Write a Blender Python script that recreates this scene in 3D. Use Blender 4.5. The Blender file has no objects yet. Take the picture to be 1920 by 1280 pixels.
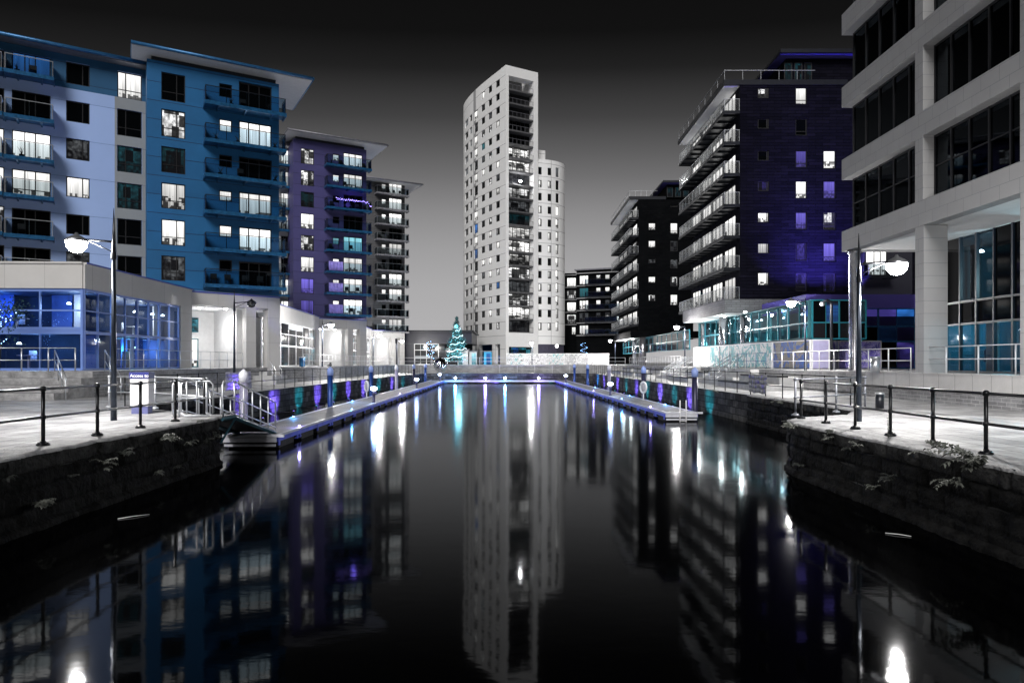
import bpy, bmesh, math, random
from mathutils import Vector, Matrix, noise
random.seed(7)
SC = bpy.context.scene
COL = SC.collection
# ------------------------------------------------------------------ camera
F = 1280.0; UC = 960.0; VH = 678.0; EYE = 1.65
cam_d = bpy.data.cameras.new('camera'); cam = bpy.data.objects.new('camera', cam_d); COL.objects.link(cam)
cam.location = (0, 0, EYE); cam.rotation_euler = (math.radians(90), 0, 0)
cam_d.lens = 24; cam_d.sensor_width = 36; cam_d.shift_y = 38 / 1920; cam_d.clip_start = .1; cam_d.clip_end = 3000
SC.camera = cam
# ------------------------------------------------------------------ night sky and glow of the city
W = bpy.data.worlds.new('World'); SC.world = W; W.use_nodes = True
nt = W.node_tree; bg = nt.nodes['Background']
tc = nt.nodes.new('ShaderNodeTexCoord'); sp = nt.nodes.new('ShaderNodeSeparateXYZ'); rp = nt.nodes.new('ShaderNodeValToRGB')
nt.links.new(tc.outputs['Generated'], sp.inputs[0]); mh = nt.nodes.new('ShaderNodeMath'); mh.operation = 'MULTIPLY_ADD'; mh.inputs[1].default_value = -.26; nt.links.new(sp.outputs['Y'], mh.inputs[0])
ma_ = nt.nodes.new('ShaderNodeMath'); ma_.inputs[1].default_value = .245; nt.links.new(sp.outputs['Z'], ma_.inputs[0]); nt.links.new(ma_.outputs[0], mh.inputs[2]); nt.links.new(mh.outputs[0], rp.inputs[0]); nt.links.new(rp.outputs[0], bg.inputs[0])
stops = [(0, .46), (.094, .41), (.15, .345), (.204, .26), (.256, .16), (.29, .112), (.337, .055), (.40, .015), (.445, .006), (.6, .003)]
cr = rp.color_ramp
while len(cr.elements) < len(stops): cr.elements.new(.5)
for e, (p, v) in zip(cr.elements, stops): e.position = p; e.color = (v, v * .985, v * 1.0, 1)
bg.inputs[1].default_value = 1.0
facade_fill_d = bpy.data.lights.new('facade_fill', 'SUN'); facade_fill = bpy.data.objects.new('facade_fill', facade_fill_d); COL.objects.link(facade_fill)  # no sun at night: soft lamp added from behind to light facades evenly
facade_fill_d.energy = 2.65; facade_fill_d.angle = math.radians(28); facade_fill_d.color = (1, .98, .96)
facade_fill.rotation_euler = Vector((.20, 1.0, -.66)).to_track_quat('-Z', 'Y').to_euler()
SC.view_settings.view_transform = 'Standard'; SC.view_settings.look = 'None'; SC.view_settings.exposure = 0; SC.view_settings.gamma = 1
SC.cycles.use_denoising = True; SC.cycles.sample_clamp_indirect = 6; SC.cycles.max_bounces = 8; SC.cycles.transparent_max_bounces = 12
SC.cycles.caustics_reflective = False; SC.cycles.caustics_refractive = False

# ------------------------------------------------------------------ helpers
def S(u, d): return (u - UC) * d / F                # lateral metres of image column u at depth d
def Zv(v, d): return EYE + (VH - v) * d / F         # height of image row v at depth d
class MB:
    def __init__(s): s.v = []; s.f = []; s.m = []; s.sm = []
    def face(s, pts, mi=0, smooth=False):
        b = len(s.v); s.v += [tuple(p) for p in pts]; s.f.append(tuple(range(b, b + len(pts)))); s.m.append(mi); s.sm.append(smooth)
    def hexa(s, p, mi=0):                            # p: 8 pts, bottom 4 ccw, top 4 ccw
        b = len(s.v); s.v += [tuple(q) for q in p]
        for f in ((3, 2, 1, 0), (4, 5, 6, 7), (0, 1, 5, 4), (1, 2, 6, 5), (2, 3, 7, 6), (3, 0, 4, 7)):
            s.f.append(tuple(b + i for i in f)); s.m.append(mi); s.sm.append(False)
        return s
    def box(s, x0, x1, y0, y1, z0, z1, mi=0):
        return s.hexa([(x0, y0, z0), (x1, y0, z0), (x1, y1, z0), (x0, y1, z0), (x0, y0, z1), (x1, y0, z1), (x1, y1, z1), (x0, y1, z1)], mi)
    def tube(s, pts, r, n=8, mi=0, caps=True, r1=None):
        pts = [Vector(p) for p in pts]; rings = []
        for i, p in enumerate(pts):
            a = pts[max(i - 1, 0)]; c = pts[min(i + 1, len(pts) - 1)]; t = (c - a).normalized()
            up = Vector((0, 0, 1)) if abs(t.z) < .95 else Vector((1, 0, 0))
            x = t.cross(up).normalized(); y = x.cross(t)
            rr = r if r1 is None else r + (r1 - r) * i / (len(pts) - 1)
            b = len(s.v); rings.append(b)
            for k in range(n):
                an = 2 * math.pi * k / n; s.v.append(tuple(p + x * rr * math.cos(an) + y * rr * math.sin(an)))
        for i in range(len(rings) - 1):
            for k in range(n):
                a = rings[i] + k; b2 = rings[i] + (k + 1) % n; c = rings[i + 1] + (k + 1) % n; d = rings[i + 1] + k
                s.f.append((a, b2, c, d)); s.m.append(mi); s.sm.append(n > 5)
        if caps:
            s.f.append(tuple(rings[0] + k for k in range(n))[::-1]); s.m.append(mi); s.sm.append(False)
            s.f.append(tuple(rings[-1] + k for k in range(n))); s.m.append(mi); s.sm.append(False)
        return s
    def lathe(s, x, y, prof, n=12, mi=0):            # prof: (r,z)
        rings = []
        for r, z in prof:
            rings.append(len(s.v))
            for k in range(n):
                an = 2 * math.pi * k / n; s.v.append((x + r * math.cos(an), y + r * math.sin(an), z))
        for i in range(len(rings) - 1):
            for k in range(n):
                s.f.append((rings[i] + k, rings[i] + (k + 1) % n, rings[i + 1] + (k + 1) % n, rings[i + 1] + k)); s.m.append(mi); s.sm.append(True)
        s.f.append(tuple(rings[0] + k for k in range(n))[::-1]); s.m.append(mi); s.sm.append(False)
        s.f.append(tuple(rings[-1] + k for k in range(n))); s.m.append(mi); s.sm.append(False)
        return s
    def ball(s, c, r, mi=0, n=10):
        return s.lathe(c[0], c[1], [(max(.001, r * math.sin(math.pi * i / 6)), c[2] - r * math.cos(math.pi * i / 6)) for i in range(7)], n, mi)
    def build(s, name, mats, parent=None):
        me = bpy.data.meshes.new(name); me.from_pydata(s.v, [], s.f)
        if not isinstance(mats, (list, tuple)): mats = [mats]
        for m in mats: me.materials.append(m)
        me.polygons.foreach_set('material_index', s.m); me.polygons.foreach_set('use_smooth', s.sm); me.update()
        o = bpy.data.objects.new(name, me); COL.objects.link(o)
        if parent is not None: o.parent = parent; o.matrix_parent_inverse = Matrix.Translation(-parent_loc(parent))
        return o
def parent_loc(p):
    v = Vector(p.location)
    while p.parent is not None: p = p.parent; v = Vector(p.location) if False else v
    return v
def fixn(o):
    bm = bmesh.new(); bm.from_mesh(o.data); bmesh.ops.recalc_face_normals(bm, faces=bm.faces); bm.to_mesh(o.data); bm.free(); return o
def tag(o, label=None, cat=None, group=None, kind=None):
    if label: o['label'] = label
    if cat: o['category'] = cat
    if group: o['group'] = group
    if kind: o['kind'] = kind
    return o
def thing(name, label, cat, loc=(0, 0, 0), group=None):
    o = bpy.data.objects.new(name, None); COL.objects.link(o); o.location = loc; o.empty_display_size = .3
    return tag(o, label, cat, group)
def copy_thing(src, delta, label, group=None, rz=0):
    """copy a thing (Empty) and its parts / sub-parts, moved by delta"""
    def rec(o, par):
        c = o.copy(); COL.objects.link(c)
        if par is not None: c.parent = par
        for ch in KIDS.get(o.name, []): rec(ch, c)
        return c
    r = rec(src, None); r.location = Vector(src.location) + Vector(delta); r['label'] = label
    r.rotation_euler.z = src.rotation_euler.z + rz
    if group: r['group'] = group
    return r
KIDS = {}
_b = MB.build
def _build(s, name, mats, parent=None):
    o = _b(s, name, mats, None)
    if parent is not None:
        o.parent = parent; base = ROOTLOC.get(parent.name, Vector(parent.location) if parent.parent is None else Vector((0, 0, 0)))
        # meshes are written in world coordinates: shift them into the root's frame
        root = parent
        while root.parent is not None: root = root.parent
        if root.type == 'EMPTY' and Vector(root.location).length > 0:
            o.data.transform(Matrix.Translation(-Vector(root.location)))
        KIDS.setdefault(parent.name, []).append(o)
    return o
MB.build = _build; ROOTLOC = {}

# ------------------------------------------------------------------ materials
MATS = {}
def mat(name, color=(.5, .5, .5), rough=.6, metal=0, spec=.5, noise_amt=0, noise_scale=3, bump=0, bscale=20, emit=None, estr=0, coat=0, streak=0):
    if name in MATS: return MATS[name]
    m = bpy.data.materials.new(name); m.use_nodes = True; t = m.node_tree; b = t.nodes['Principled BSDF']
    b.inputs['Base Color'].default_value = (*color, 1); b.inputs['Roughness'].default_value = rough
    b.inputs['Metallic'].default_value = metal; b.inputs['Specular IOR Level'].default_value = spec
    if coat: b.inputs['Coat Weight'].default_value = coat
    if emit: b.inputs['Emission Color'].default_value = (*emit, 1); b.inputs['Emission Strength'].default_value = estr
    if noise_amt or bump or streak:
        tc = t.nodes.new('ShaderNodeTexCoord')
        if noise_amt or streak:
            n1 = t.nodes.new('ShaderNodeTexNoise'); n1.inputs['Scale'].default_value = noise_scale; n1.inputs['Detail'].default_value = 6; n1.inputs['Roughness'].default_value = .65
            if streak:
                mp = t.nodes.new('ShaderNodeMapping'); mp.inputs['Scale'].default_value = (1, 1, streak); t.links.new(tc.outputs['Object'], mp.inputs[0]); t.links.new(mp.outputs[0], n1.inputs[0])
            else: t.links.new(tc.outputs['Object'], n1.inputs[0])
            r = t.nodes.new('ShaderNodeMapRange'); r.inputs[1].default_value = .3; r.inputs[2].default_value = .7
            r.inputs[3].default_value = 1 - noise_amt; r.inputs[4].default_value = 1 + noise_amt * .5
            t.links.new(n1.outputs[0], r.inputs[0])
            mx = t.nodes.new('ShaderNodeVectorMath'); mx.operation = 'SCALE'; mx.inputs[0].default_value = color
            t.links.new(r.outputs[0], mx.inputs['Scale']); t.links.new(mx.outputs[0], b.inputs['Base Color'])
        if bump:
            n2 = t.nodes.new('ShaderNodeTexNoise'); n2.inputs['Scale'].default_value = bscale; n2.inputs['Detail'].default_value = 5
            t.links.new(tc.outputs['Object'], n2.inputs[0]); bp = t.nodes.new('ShaderNodeBump'); bp.inputs['Strength'].default_value = bump; bp.inputs['Distance'].default_value = .05
            t.links.new(n2.outputs[0], bp.inputs['Height']); t.links.new(bp.outputs[0], b.inputs['Normal'])
    MATS[name] = m; return m
def jointed(name, color, joint, zstep=1.335, zoff=0, xstep=0, ang=0, w=.02, rough=.55, n_amt=.12, n_scale=.6, offset=.0, spec=.4):
    """cladding / stone: joints at every zstep metres (and xstep along direction ang), uneven tone, slight panel variation"""
    m = bpy.data.materials.new(name); m.use_nodes = True; t = m.node_tree; b = t.nodes['Principled BSDF']; L = t.links.new
    b.inputs['Roughness'].default_value = rough; b.inputs['Specular IOR Level'].default_value = spec
    tc = t.nodes.new('ShaderNodeTexCoord'); sp = t.nodes.new('ShaderNodeSeparateXYZ'); L(tc.outputs['Object'], sp.inputs[0])
    def M(op, a, bb=None, c=None):
        n = t.nodes.new('ShaderNodeMath'); n.operation = op
        for i, x in enumerate((a, bb, c)):
            if x is None: continue
            if isinstance(x, (int, float)): n.inputs[i].default_value = x
            else: L(x, n.inputs[i])
        return n.outputs[0]
    z = M('SUBTRACT', sp.outputs[2], zoff); zf = M('DIVIDE', z, zstep); row = M('FLOOR', zf); fr = M('FRACT', zf)
    jz = M('LESS_THAN', fr, w / zstep)
    g = M('ADD', M('MULTIPLY', sp.outputs[0], math.cos(ang)), M('MULTIPLY', sp.outputs[1], math.sin(ang)))
    if xstep:
        xf = M('ADD', M('DIVIDE', g, xstep), M('MULTIPLY', M('MODULO', M('ABSOLUTE', row), 2), offset)); colm = M('FLOOR', xf); jx = M('LESS_THAN', M('FRACT', xf), w / xstep)
        j = M('MAXIMUM', jz, jx)
    else: colm = M('MULTIPLY', row, 0); j = jz
    cmb = t.nodes.new('ShaderNodeCombineXYZ'); L(colm, cmb.inputs[0]); L(row, cmb.inputs[1]); wn = t.nodes.new('ShaderNodeTexWhiteNoise'); wn.noise_dimensions = '2D'; L(cmb.outputs[0], wn.inputs[0])
    n1 = t.nodes.new('ShaderNodeTexNoise'); n1.inputs['Scale'].default_value = n_scale; n1.inputs['Detail'].default_value = 7; n1.inputs['Roughness'].default_value = .7; L(tc.outputs['Object'], n1.inputs[0])
    f = M('ADD', M('MULTIPLY', M('SUBTRACT', n1.outputs[0], .5), n_amt * 4), M('MULTIPLY', M('SUBTRACT', wn.outputs[0], .5), n_amt)); f = M('ADD', f, 1)
    sc = t.nodes.new('ShaderNodeVectorMath'); sc.operation = 'SCALE'; sc.inputs[0].default_value = color; L(f, sc.inputs['Scale'])
    mx = t.nodes.new('ShaderNodeMix'); mx.data_type = 'RGBA'; L(j, mx.inputs[0]); L(sc.outputs[0], mx.inputs[6]); mx.inputs[7].default_value = (*joint, 1); L(mx.outputs[2], b.inputs['Base Color'])
    bp = t.nodes.new('ShaderNodeBump'); bp.inputs['Strength'].default_value = .5; bp.inputs['Distance'].default_value = .02; bp.invert = True; L(j, bp.inputs['Height']); L(bp.outputs[0], b.inputs['Normal'])
    MATS[name] = m; return m
def lit(name, color, strength, contents=.6, folds=14, dark=(.01, .01, .012), patch=0):
    """the lit room behind a pane: curtain folds, a ceiling glow, furniture shapes; differs from window to window"""
    m = bpy.data.materials.new(name); m.use_nodes = True; t = m.node_tree; b = t.nodes['Principled BSDF']; L = t.links.new
    b.inputs['Base Color'].default_value = (*dark, 1); b.inputs['Roughness'].default_value = .06; b.inputs['Specular IOR Level'].default_value = .28
    def M(op, a, bb=None):
        n = t.nodes.new('ShaderNodeMath'); n.operation = op
        for i, x in enumerate((a, bb)):
            if x is None: continue
            if isinstance(x, (int, float)): n.inputs[i].default_value = x
            else: L(x, n.inputs[i])
        return n.outputs[0]
    tc = t.nodes.new('ShaderNodeTexCoord'); oi = t.nodes.new('ShaderNodeObjectInfo'); sp = t.nodes.new('ShaderNodeSeparateXYZ'); L(tc.outputs['Generated'], sp.inputs[0])
    rnd = oi.outputs['Random']; off = M('MULTIPLY', rnd, 37)
    x = M('ADD', M('MAXIMUM', sp.outputs[0], sp.outputs[1]), off)
    c = t.nodes.new('ShaderNodeCombineXYZ'); L(x, c.inputs[0]); L(off, c.inputs[1]); L(sp.outputs[2], c.inputs[2])
    wv = t.nodes.new('ShaderNodeTexNoise'); wv.inputs['Scale'].default_value = 1; wv.inputs['Detail'].default_value = 3
    mp = t.nodes.new('ShaderNodeMapping'); mp.inputs['Scale'].default_value = (folds, 1, .5); L(c.outputs[0], mp.inputs[0]); L(mp.outputs[0], wv.inputs[0])
    fold = M('ADD', M('MULTIPLY', wv.outputs[0], 1.3), .2)
    def cells(nx, nz, seed):                          # rectangular patches: furniture, blinds, door leaves
        cc = t.nodes.new('ShaderNodeCombineXYZ'); L(M('FLOOR', M('MULTIPLY', x, nx)), cc.inputs[0]); L(M('FLOOR', M('MULTIPLY', sp.outputs[2], nz)), cc.inputs[1]); L(M('ADD', off, seed), cc.inputs[2])
        w_ = t.nodes.new('ShaderNodeTexWhiteNoise'); L(cc.outputs[0], w_.inputs[0]); return w_.outputs[0]
    blob = t.nodes.new('ShaderNodeTexNoise'); blob.inputs['Scale'].default_value = 7; blob.inputs['Detail'].default_value = 3; L(c.outputs[0], blob.inputs[0])
    low = M('LESS_THAN', sp.outputs[2], M('ADD', M('MULTIPLY', rnd, .45), .05))
    furn = M('MULTIPLY', M('GREATER_THAN', M('ADD', M('MULTIPLY', cells(9, 7, 1), .5), M('MULTIPLY', blob.outputs[0], .5)), .48), low)
    k = M('SUBTRACT', 1, M('MULTIPLY', furn, contents))
    ceil = M('ADD', M('MULTIPLY', sp.outputs[2], .55), .5)
    vary = M('ADD', M('MULTIPLY', M('FRACT', M('MULTIPLY', rnd, 7.3)), .8), .4)
    s = M('MULTIPLY', M('MULTIPLY', M('MULTIPLY', fold, k), M('MULTIPLY', ceil, vary)), strength)
    if patch:
        pv = M('ADD', M('MULTIPLY', cells(3.2, 2.3, 5), .62), M('MULTIPLY', blob.outputs[0], .38)); gt = M('MULTIPLY', M('SUBTRACT', pv, patch * .62 + .10), 5); gt.node.use_clamp = True
        s = M('MULTIPLY', s, M('ADD', M('MULTIPLY', gt, .96), .04)); s = M('MULTIPLY', s, M('ADD', M('MULTIPLY', M('POWER', blob.outputs[0], 2), 3.2), .1))
    b.inputs['Emission Color'].default_value = (*color, 1); L(s, b.inputs['Emission Strength'])
    MATS[name] = m; return m
def glass_mat(name, tint=(.5, .6, .7), transp=.6, rough=.02, gc=(.8, .9, 1)):
    m = bpy.data.materials.new(name); m.use_nodes = True; t = m.node_tree; t.nodes.remove(t.nodes['Principled BSDF']); out = t.nodes['Material Output']
    a = t.nodes.new('ShaderNodeBsdfTransparent'); a.inputs[0].default_value = (*tint, 1); g = t.nodes.new('ShaderNodeBsdfGlossy'); g.inputs['Roughness'].default_value = rough; g.inputs[0].default_value = (*gc, 1)
    mx = t.nodes.new('ShaderNodeMixShader'); fr = t.nodes.new('ShaderNodeFresnel'); fr.inputs[0].default_value = 1.5
    mr = t.nodes.new('ShaderNodeMapRange'); mr.inputs[3].default_value = 1 - transp - .3 if transp < .7 else .04; mr.inputs[4].default_value = 1
    t.links.new(fr.outputs[0], mr.inputs[0]); t.links.new(mr.outputs[0], mx.inputs[0]); t.links.new(a.outputs[0], mx.inputs[1]); t.links.new(g.outputs[0], mx.inputs[2]); t.links.new(mx.outputs[0], out.inputs[0])
    MATS[name] = m; return m

def frosted(name):
    m = bpy.data.materials.new(name); m.use_nodes = True; t = m.node_tree; t.nodes.remove(t.nodes['Principled BSDF']); out = t.nodes['Material Output']
    a = t.nodes.new('ShaderNodeBsdfTransparent'); g = t.nodes.new('ShaderNodeBsdfTranslucent'); d = t.nodes.new('ShaderNodeBsdfGlossy'); d.inputs['Roughness'].default_value = .1
    g.inputs[0].default_value = (.85, .88, .9, 1); m1 = t.nodes.new('ShaderNodeMixShader'); m1.inputs[0].default_value = .24; m2 = t.nodes.new('ShaderNodeMixShader'); m2.inputs[0].default_value = .08
    t.links.new(a.outputs[0], m1.inputs[1]); t.links.new(g.outputs[0], m1.inputs[2]); t.links.new(m1.outputs[0], m2.inputs[1]); t.links.new(d.outputs[0], m2.inputs[2]); t.links.new(m2.outputs[0], out.inputs[0]); return m
K_FRAME = mat('window_frame_black', (.008, .008, .01), .4)
K_DARKM = mat('dark_metal', (.012, .014, .02), .35, .3, noise_amt=.3)
K_RAILK = mat('black_painted_iron', (.008, .009, .012), .3, .2, noise_amt=.4, noise_scale=9, bump=.1)
K_WORN = mat('worn_tube', (.20, .21, .24), .4, .5, noise_amt=.4, noise_scale=8)
K_STEEL = mat('brushed_steel', (.62, .64, .68), .32, .85, noise_amt=.15, noise_scale=6)
K_GALV = mat('galvanised_tube', (.6, .62, .66), .35, .6, noise_amt=.2, noise_scale=8)
K_WHITE = mat('white_paint', (.78, .78, .8), .5, noise_amt=.12, noise_scale=1.5)
K_SOFF = mat('pale_soffit', (.62, .62, .64), .6, noise_amt=.08)
K_BLUEFR = mat('periwinkle_frame', (.16, .26, .62), .4, .1)
K_TEALFR = mat('teal_frame', (.012, .13, .17), .4, .1)
K_BLUEM = mat('blue_steel_beam', (.02, .13, .30), .35, .5, noise_amt=.5, noise_scale=4)
K_ROOFB = mat('blue_roof_edge', (.03, .14, .32), .35, .4, noise_amt=.3)
K_ROOFG = mat('grey_roof_edge', (.22, .22, .25), .4, .3, noise_amt=.3)
K_GLB = glass_mat('balcony_glass_blue', (.72, .82, .88), .8)
K_GLC = glass_mat('balcony_glass_clear', (.75, .8, .82), .8)
K_GLF = frosted('frosted_balcony_glass')
K_GLS = glass_mat('shop_front_glass', (.80, .88, .95), .80, gc=(.5, .55, .6))
K_GLD = glass_mat('office_glass', (.12, .16, .20), .68, gc=(.35, .4, .45))
P_DARK = mat('dark_pane', (.002, .0025, .003), .05, spec=.18)
P_WHITE = lit('lit_pane_white', (1, .99, .97), 1.9, .85, 18)
P_WHITE2 = lit('lit_pane_furnished', (1, .99, .96), 1.7, .93, 11)
P_STRIP = lit('lit_pane_strip', (1, .99, .97), 1.9, .93, 26, patch=.30)
P_TEAL = lit('lit_pane_teal', (.08, .42, .50), .6, .2, 9)
P_DTEAL = lit('dim_pane_teal', (.05, .30, .38), .13, .7, 5, patch=.35)
P_BLUE = lit('lit_pane_blue', (.06, .28, .85), .75, .7, 6)
P_CYAN = lit('lit_pane_cyan', (.35, .85, 1), 1.0, .5, 9)
P_PURP = lit('lit_pane_purple', (.25, .2, .95), .8, .5, 12)
P_PART = lit('half_lit_pane', (1, 1, 1), 1.5, .85, 9, patch=.62)
P_FAINT = lit('faint_pane', (.75, .8, .85), .12, .8, 6, patch=.45)
P_DPURP = lit('dim_pane_purple', (.13, .10, .6), .30, .6, 6, patch=.5)
P_SHOP = lit('shop_glass_navy', (.02, .12, .42), .95, .85, 5, patch=.60)
P_SHOPT = lit('shop_glass_teal', (.05, .36, .48), .75, .8, 7, patch=.50)
P_SHOPW = lit('shop_glass_white', (.9, .95, 1), 1.0, .85, 5, patch=.6)
PANES = dict(d=P_DARK, w=P_WHITE, W=P_WHITE2, t=P_TEAL, T=P_DTEAL, b=P_BLUE, c=P_CYAN, p=P_PURP, h=P_PART, s=P_STRIP, f=P_FAINT, P=P_DPURP)

# ------------------------------------------------------------------ facades
class Plane:
    """a vertical wall plane; t runs along the wall as seen from outside (to the viewer's right), n points out"""
    def __init__(s, x, y, tx, ty):
        l = math.hypot(tx, ty); s.o = Vector((x, y)); s.t = Vector((tx / l, ty / l)); s.n = Vector((s.t.y, -s.t.x))
    def pt(s, a, w, z): p = s.o + s.t * a + s.n * w; return (p.x, p.y, z)
    def loc(s, u, v=VH):
        k = (u - UC) / F                             # ray x = k*y
        a = (k * s.o.y - s.o.x) / (s.t.x - k * s.t.y); y = s.o.y + a * s.t.y
        return a, Zv(v, y)
    def box(s, mb, a0, a1, w0, w1, z0, z1, mi=0):
        P = s.pt; return mb.hexa([P(a0, w1, z0), P(a1, w1, z0), P(a1, w0, z0), P(a0, w0, z0), P(a0, w1, z1), P(a1, w1, z1), P(a1, w0, z1), P(a0, w0, z1)], mi)
def wall_mesh(pl, s0, s1, z0, z1, openings, mats, parent, depth=10, reveal=.18, name='wall', zone=None, rm=0):
    """front face with real openings and reveals, closed to a solid block behind"""
    xs = sorted({s0, s1, *[o[0] for o in openings], *[o[1] for o in openings]}); zs = sorted({z0, z1, *[o[2] for o in openings], *[o[3] for o in openings]})
    if zone: zs = sorted(set(zs) | {zone})
    mb = MB()
    for i in range(len(xs) - 1):
        for j in range(len(zs) - 1):
            cx = (xs[i] + xs[i + 1]) / 2; cz = (zs[j] + zs[j + 1]) / 2
            if any(o[0] < cx < o[1] and o[2] < cz < o[3] for o in openings): continue
            mb.face([pl.pt(xs[i], 0, zs[j]), pl.pt(xs[i + 1], 0, zs[j]), pl.pt(xs[i + 1], 0, zs[j + 1]), pl.pt(xs[i], 0, zs[j + 1])], 1 if zone and cz > zone else 0)
    for a, b, c, d in [o[:4] for o in openings]:
        r = -reveal
        mb.face([pl.pt(a, 0, c), pl.pt(a, r, c), pl.pt(a, r, d), pl.pt(a, 0, d)], rm); mb.face([pl.pt(b, r, c), pl.pt(b, 0, c), pl.pt(b, 0, d), pl.pt(b, r, d)], rm)
        mb.face([pl.pt(a, 0, c), pl.pt(b, 0, c), pl.pt(b, r, c), pl.pt(a, r, c)], rm); mb.face([pl.pt(a, r, d), pl.pt(b, r, d), pl.pt(b, 0, d), pl.pt(a, 0, d)], rm)
    mb.face([pl.pt(s0, 0, z0), pl.pt(s0, 0, z1), pl.pt(s0, -depth, z1), pl.pt(s0, -depth, z0)]); mb.face([pl.pt(s1, 0, z0), pl.pt(s1, -depth, z0), pl.pt(s1, -depth, z1), pl.pt(s1, 0, z1)])
    mb.face([pl.pt(s0, 0, z1), pl.pt(s1, 0, z1), pl.pt(s1, -depth, z1), pl.pt(s0, -depth, z1)]); mb.face([pl.pt(s0, -depth, z0), pl.pt(s0, -depth, z1), pl.pt(s1, -depth, z1), pl.pt(s1, -depth, z0)])
    mb.face([pl.pt(s0, -depth, z0), pl.pt(s1, -depth, z0), pl.pt(s1, 0, z0), pl.pt(s0, 0, z0)])
    return mb.build(name, mats, parent)
def window(pl, a, b, c, d, parent, pane, bars=((.62,), (.32,)), rec=.12, fr=.07, name='window', fmat=None):
    """frame with mullions (fractions of width / height) and its pane"""
    f = MB(); w0, w1 = -rec - .05, -rec + .03
    pl.box(f, a, a + fr, w0, w1, c, d); pl.box(f, b - fr, b, w0, w1, c, d); pl.box(f, a + fr, b - fr, w0, w1, c, c + fr); pl.box(f, a + fr, b - fr, w0, w1, d - fr, d)
    for q in bars[0]: x = a + (b - a) * q; pl.box(f, x - fr / 2, x + fr / 2, w0, w1 - .003, c + fr, d - fr)
    for q in bars[1]: z = c + (d - c) * q; pl.box(f, a + fr, b - fr, w0, w1 - .006, z - fr * .4, z + fr * .4)
    o = f.build(name, fmat or K_FRAME, parent)
    g = MB(); pl.box(g, a + .01, b - .01, -rec - .035, -rec - .015, c + .01, d - .01); g.build('pane', pane, o)
    return o
def balcony(pl, a, b, z, parent, depth=1.3, h=1.05, glass=None, deck=None, rail=None, ends=(True, True), gl=True, brack=True, w0=.01):
    deck = deck or K_BLUEM; rail = rail or K_DARKM
    m = MB(); pl.box(m, a, b, w0, depth, z - .10, z); pl.box(m, a, b, depth, depth + .06, z - .22, z + .04); pl.box(m, a - .05, a, w0, depth + .06, z - .22, z + .04); pl.box(m, b, b + .05, w0, depth + .06, z - .22, z + .04)
    if brack:
        n = max(2, int((b - a) / 1.6))
        for i in range(n): x = a + (b - a) * (i + .5) / n; pl.box(m, x - .05, x + .05, w0, depth - .02, z - .24, z - .103)
    o = m.build('balcony', deck, parent)
    r = MB(); n = max(2, round((b - a) / 1.35)); t = depth - .03
    for i in range(n + 1): x = a + .03 + (b - a - .06) * i / n; pl.box(r, x - .02, x + .02, t - .03, t + .02, z, z + h)
    pl.box(r, a, b, t - .035, t + .03, z + h, z + h + .045)
    for e, x in zip(ends, (a + .02, b - .02)):
        if e: pl.box(r, x - .02, x + .02, w0, t - .036, z + h, z + h + .04); pl.box(r, x - .018, x + .018, w0 + .02, w0 + .06, z, z + h)
    r.build('railing', rail, o)
    if gl:
        g = MB(); pl.box(g, a + .05, b - .05, t + .025, t + .035, z + .06, z + h - .04)
        for e, x in zip(ends, (a, b)):
            if e: pl.box(g, x - .006, x + .006, w0 + .06, t - .04, z + .06, z + h - .04)
        g.build('glass_panel', glass or K_GLB, o)
    return o
def balcony_stuff(pl, a, b, z, parent, w0=.3):
    """chairs, tables, pots and folded things left on a balcony"""
    m = MB(); x = a + .3 + random.random() * .6
    while x < b - .8:
        k = random.random()
        if k < .4:
            pl.box(m, x, x + .45, w0, w0 + .45, z + .42, z + .46); pl.box(m, x, x + .45, w0 - .04, w0, z + .42, z + .9)
            for q in (x + .02, x + .4): pl.box(m, q, q + .03, w0 + .01, w0 + .04, z, z + .419); pl.box(m, q, q + .03, w0 + .38, w0 + .41, z, z + .419)
        elif k < .7:
            m.lathe(*pl.pt(x + .2, w0 + .3, 0)[:2], [(.12, z), (.17, z + .3), (.17, z + .32)], 8)
            for q in range(7):
                p = Vector(pl.pt(x + .2, w0 + .3, z + .3)); e = p + Vector((random.uniform(-.25, .25), random.uniform(-.25, .25), random.uniform(.3, .6))); m.tube([p, (p + e) / 2 + Vector((0, 0, .08)), e], .025, 4, r1=.005)
        x += random.uniform(.7, 1.6)
    if m.v: m.build('balcony_furniture', K_FRAME, parent)
def roof_slab(pl, a0, a1, w_back, w_front, z, parent, edge, soff=None, th=.28, name='roof', rise=0):
    m = MB(); pl.box(m, a0, a1, w_back, w_front - .02, z, z + th * .6); pl.box(m, a0 + .5, a1 - .5, w_back + .2, w_front - .7, z + th * .6, z + th * 1.15)
    m.tube([pl.pt(a0, w_front - .02, z + th * .35), pl.pt(a1, w_front - .02, z + th * .35)], th * .42, 10); m.tube([pl.pt(a1, w_front - .02, z + th * .35), pl.pt(a1, w_back, z + th * .35)], th * .42, 10)
    o = m.build(name, edge, parent)
    s = MB(); pl.box(s, a0 + .05, a1 - .05, w_back + .05, w_front - .1, z - .06, z - .004); s.build('soffit', soff or K_SOFF, o); return o
def rows_to(pl, u0, u1, rows, umid=None):
    """image column u0..u1 and (top,bottom) rows -> (a,b,z0,z1) on the wall plane"""
    um = umid or (u0 + u1) / 2; a = pl.loc(u0)[0]; b = pl.loc(u1)[0]; return [(a, b, pl.loc(um, r[1])[1], pl.loc(um, r[0])[1]) for r in rows]
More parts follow.
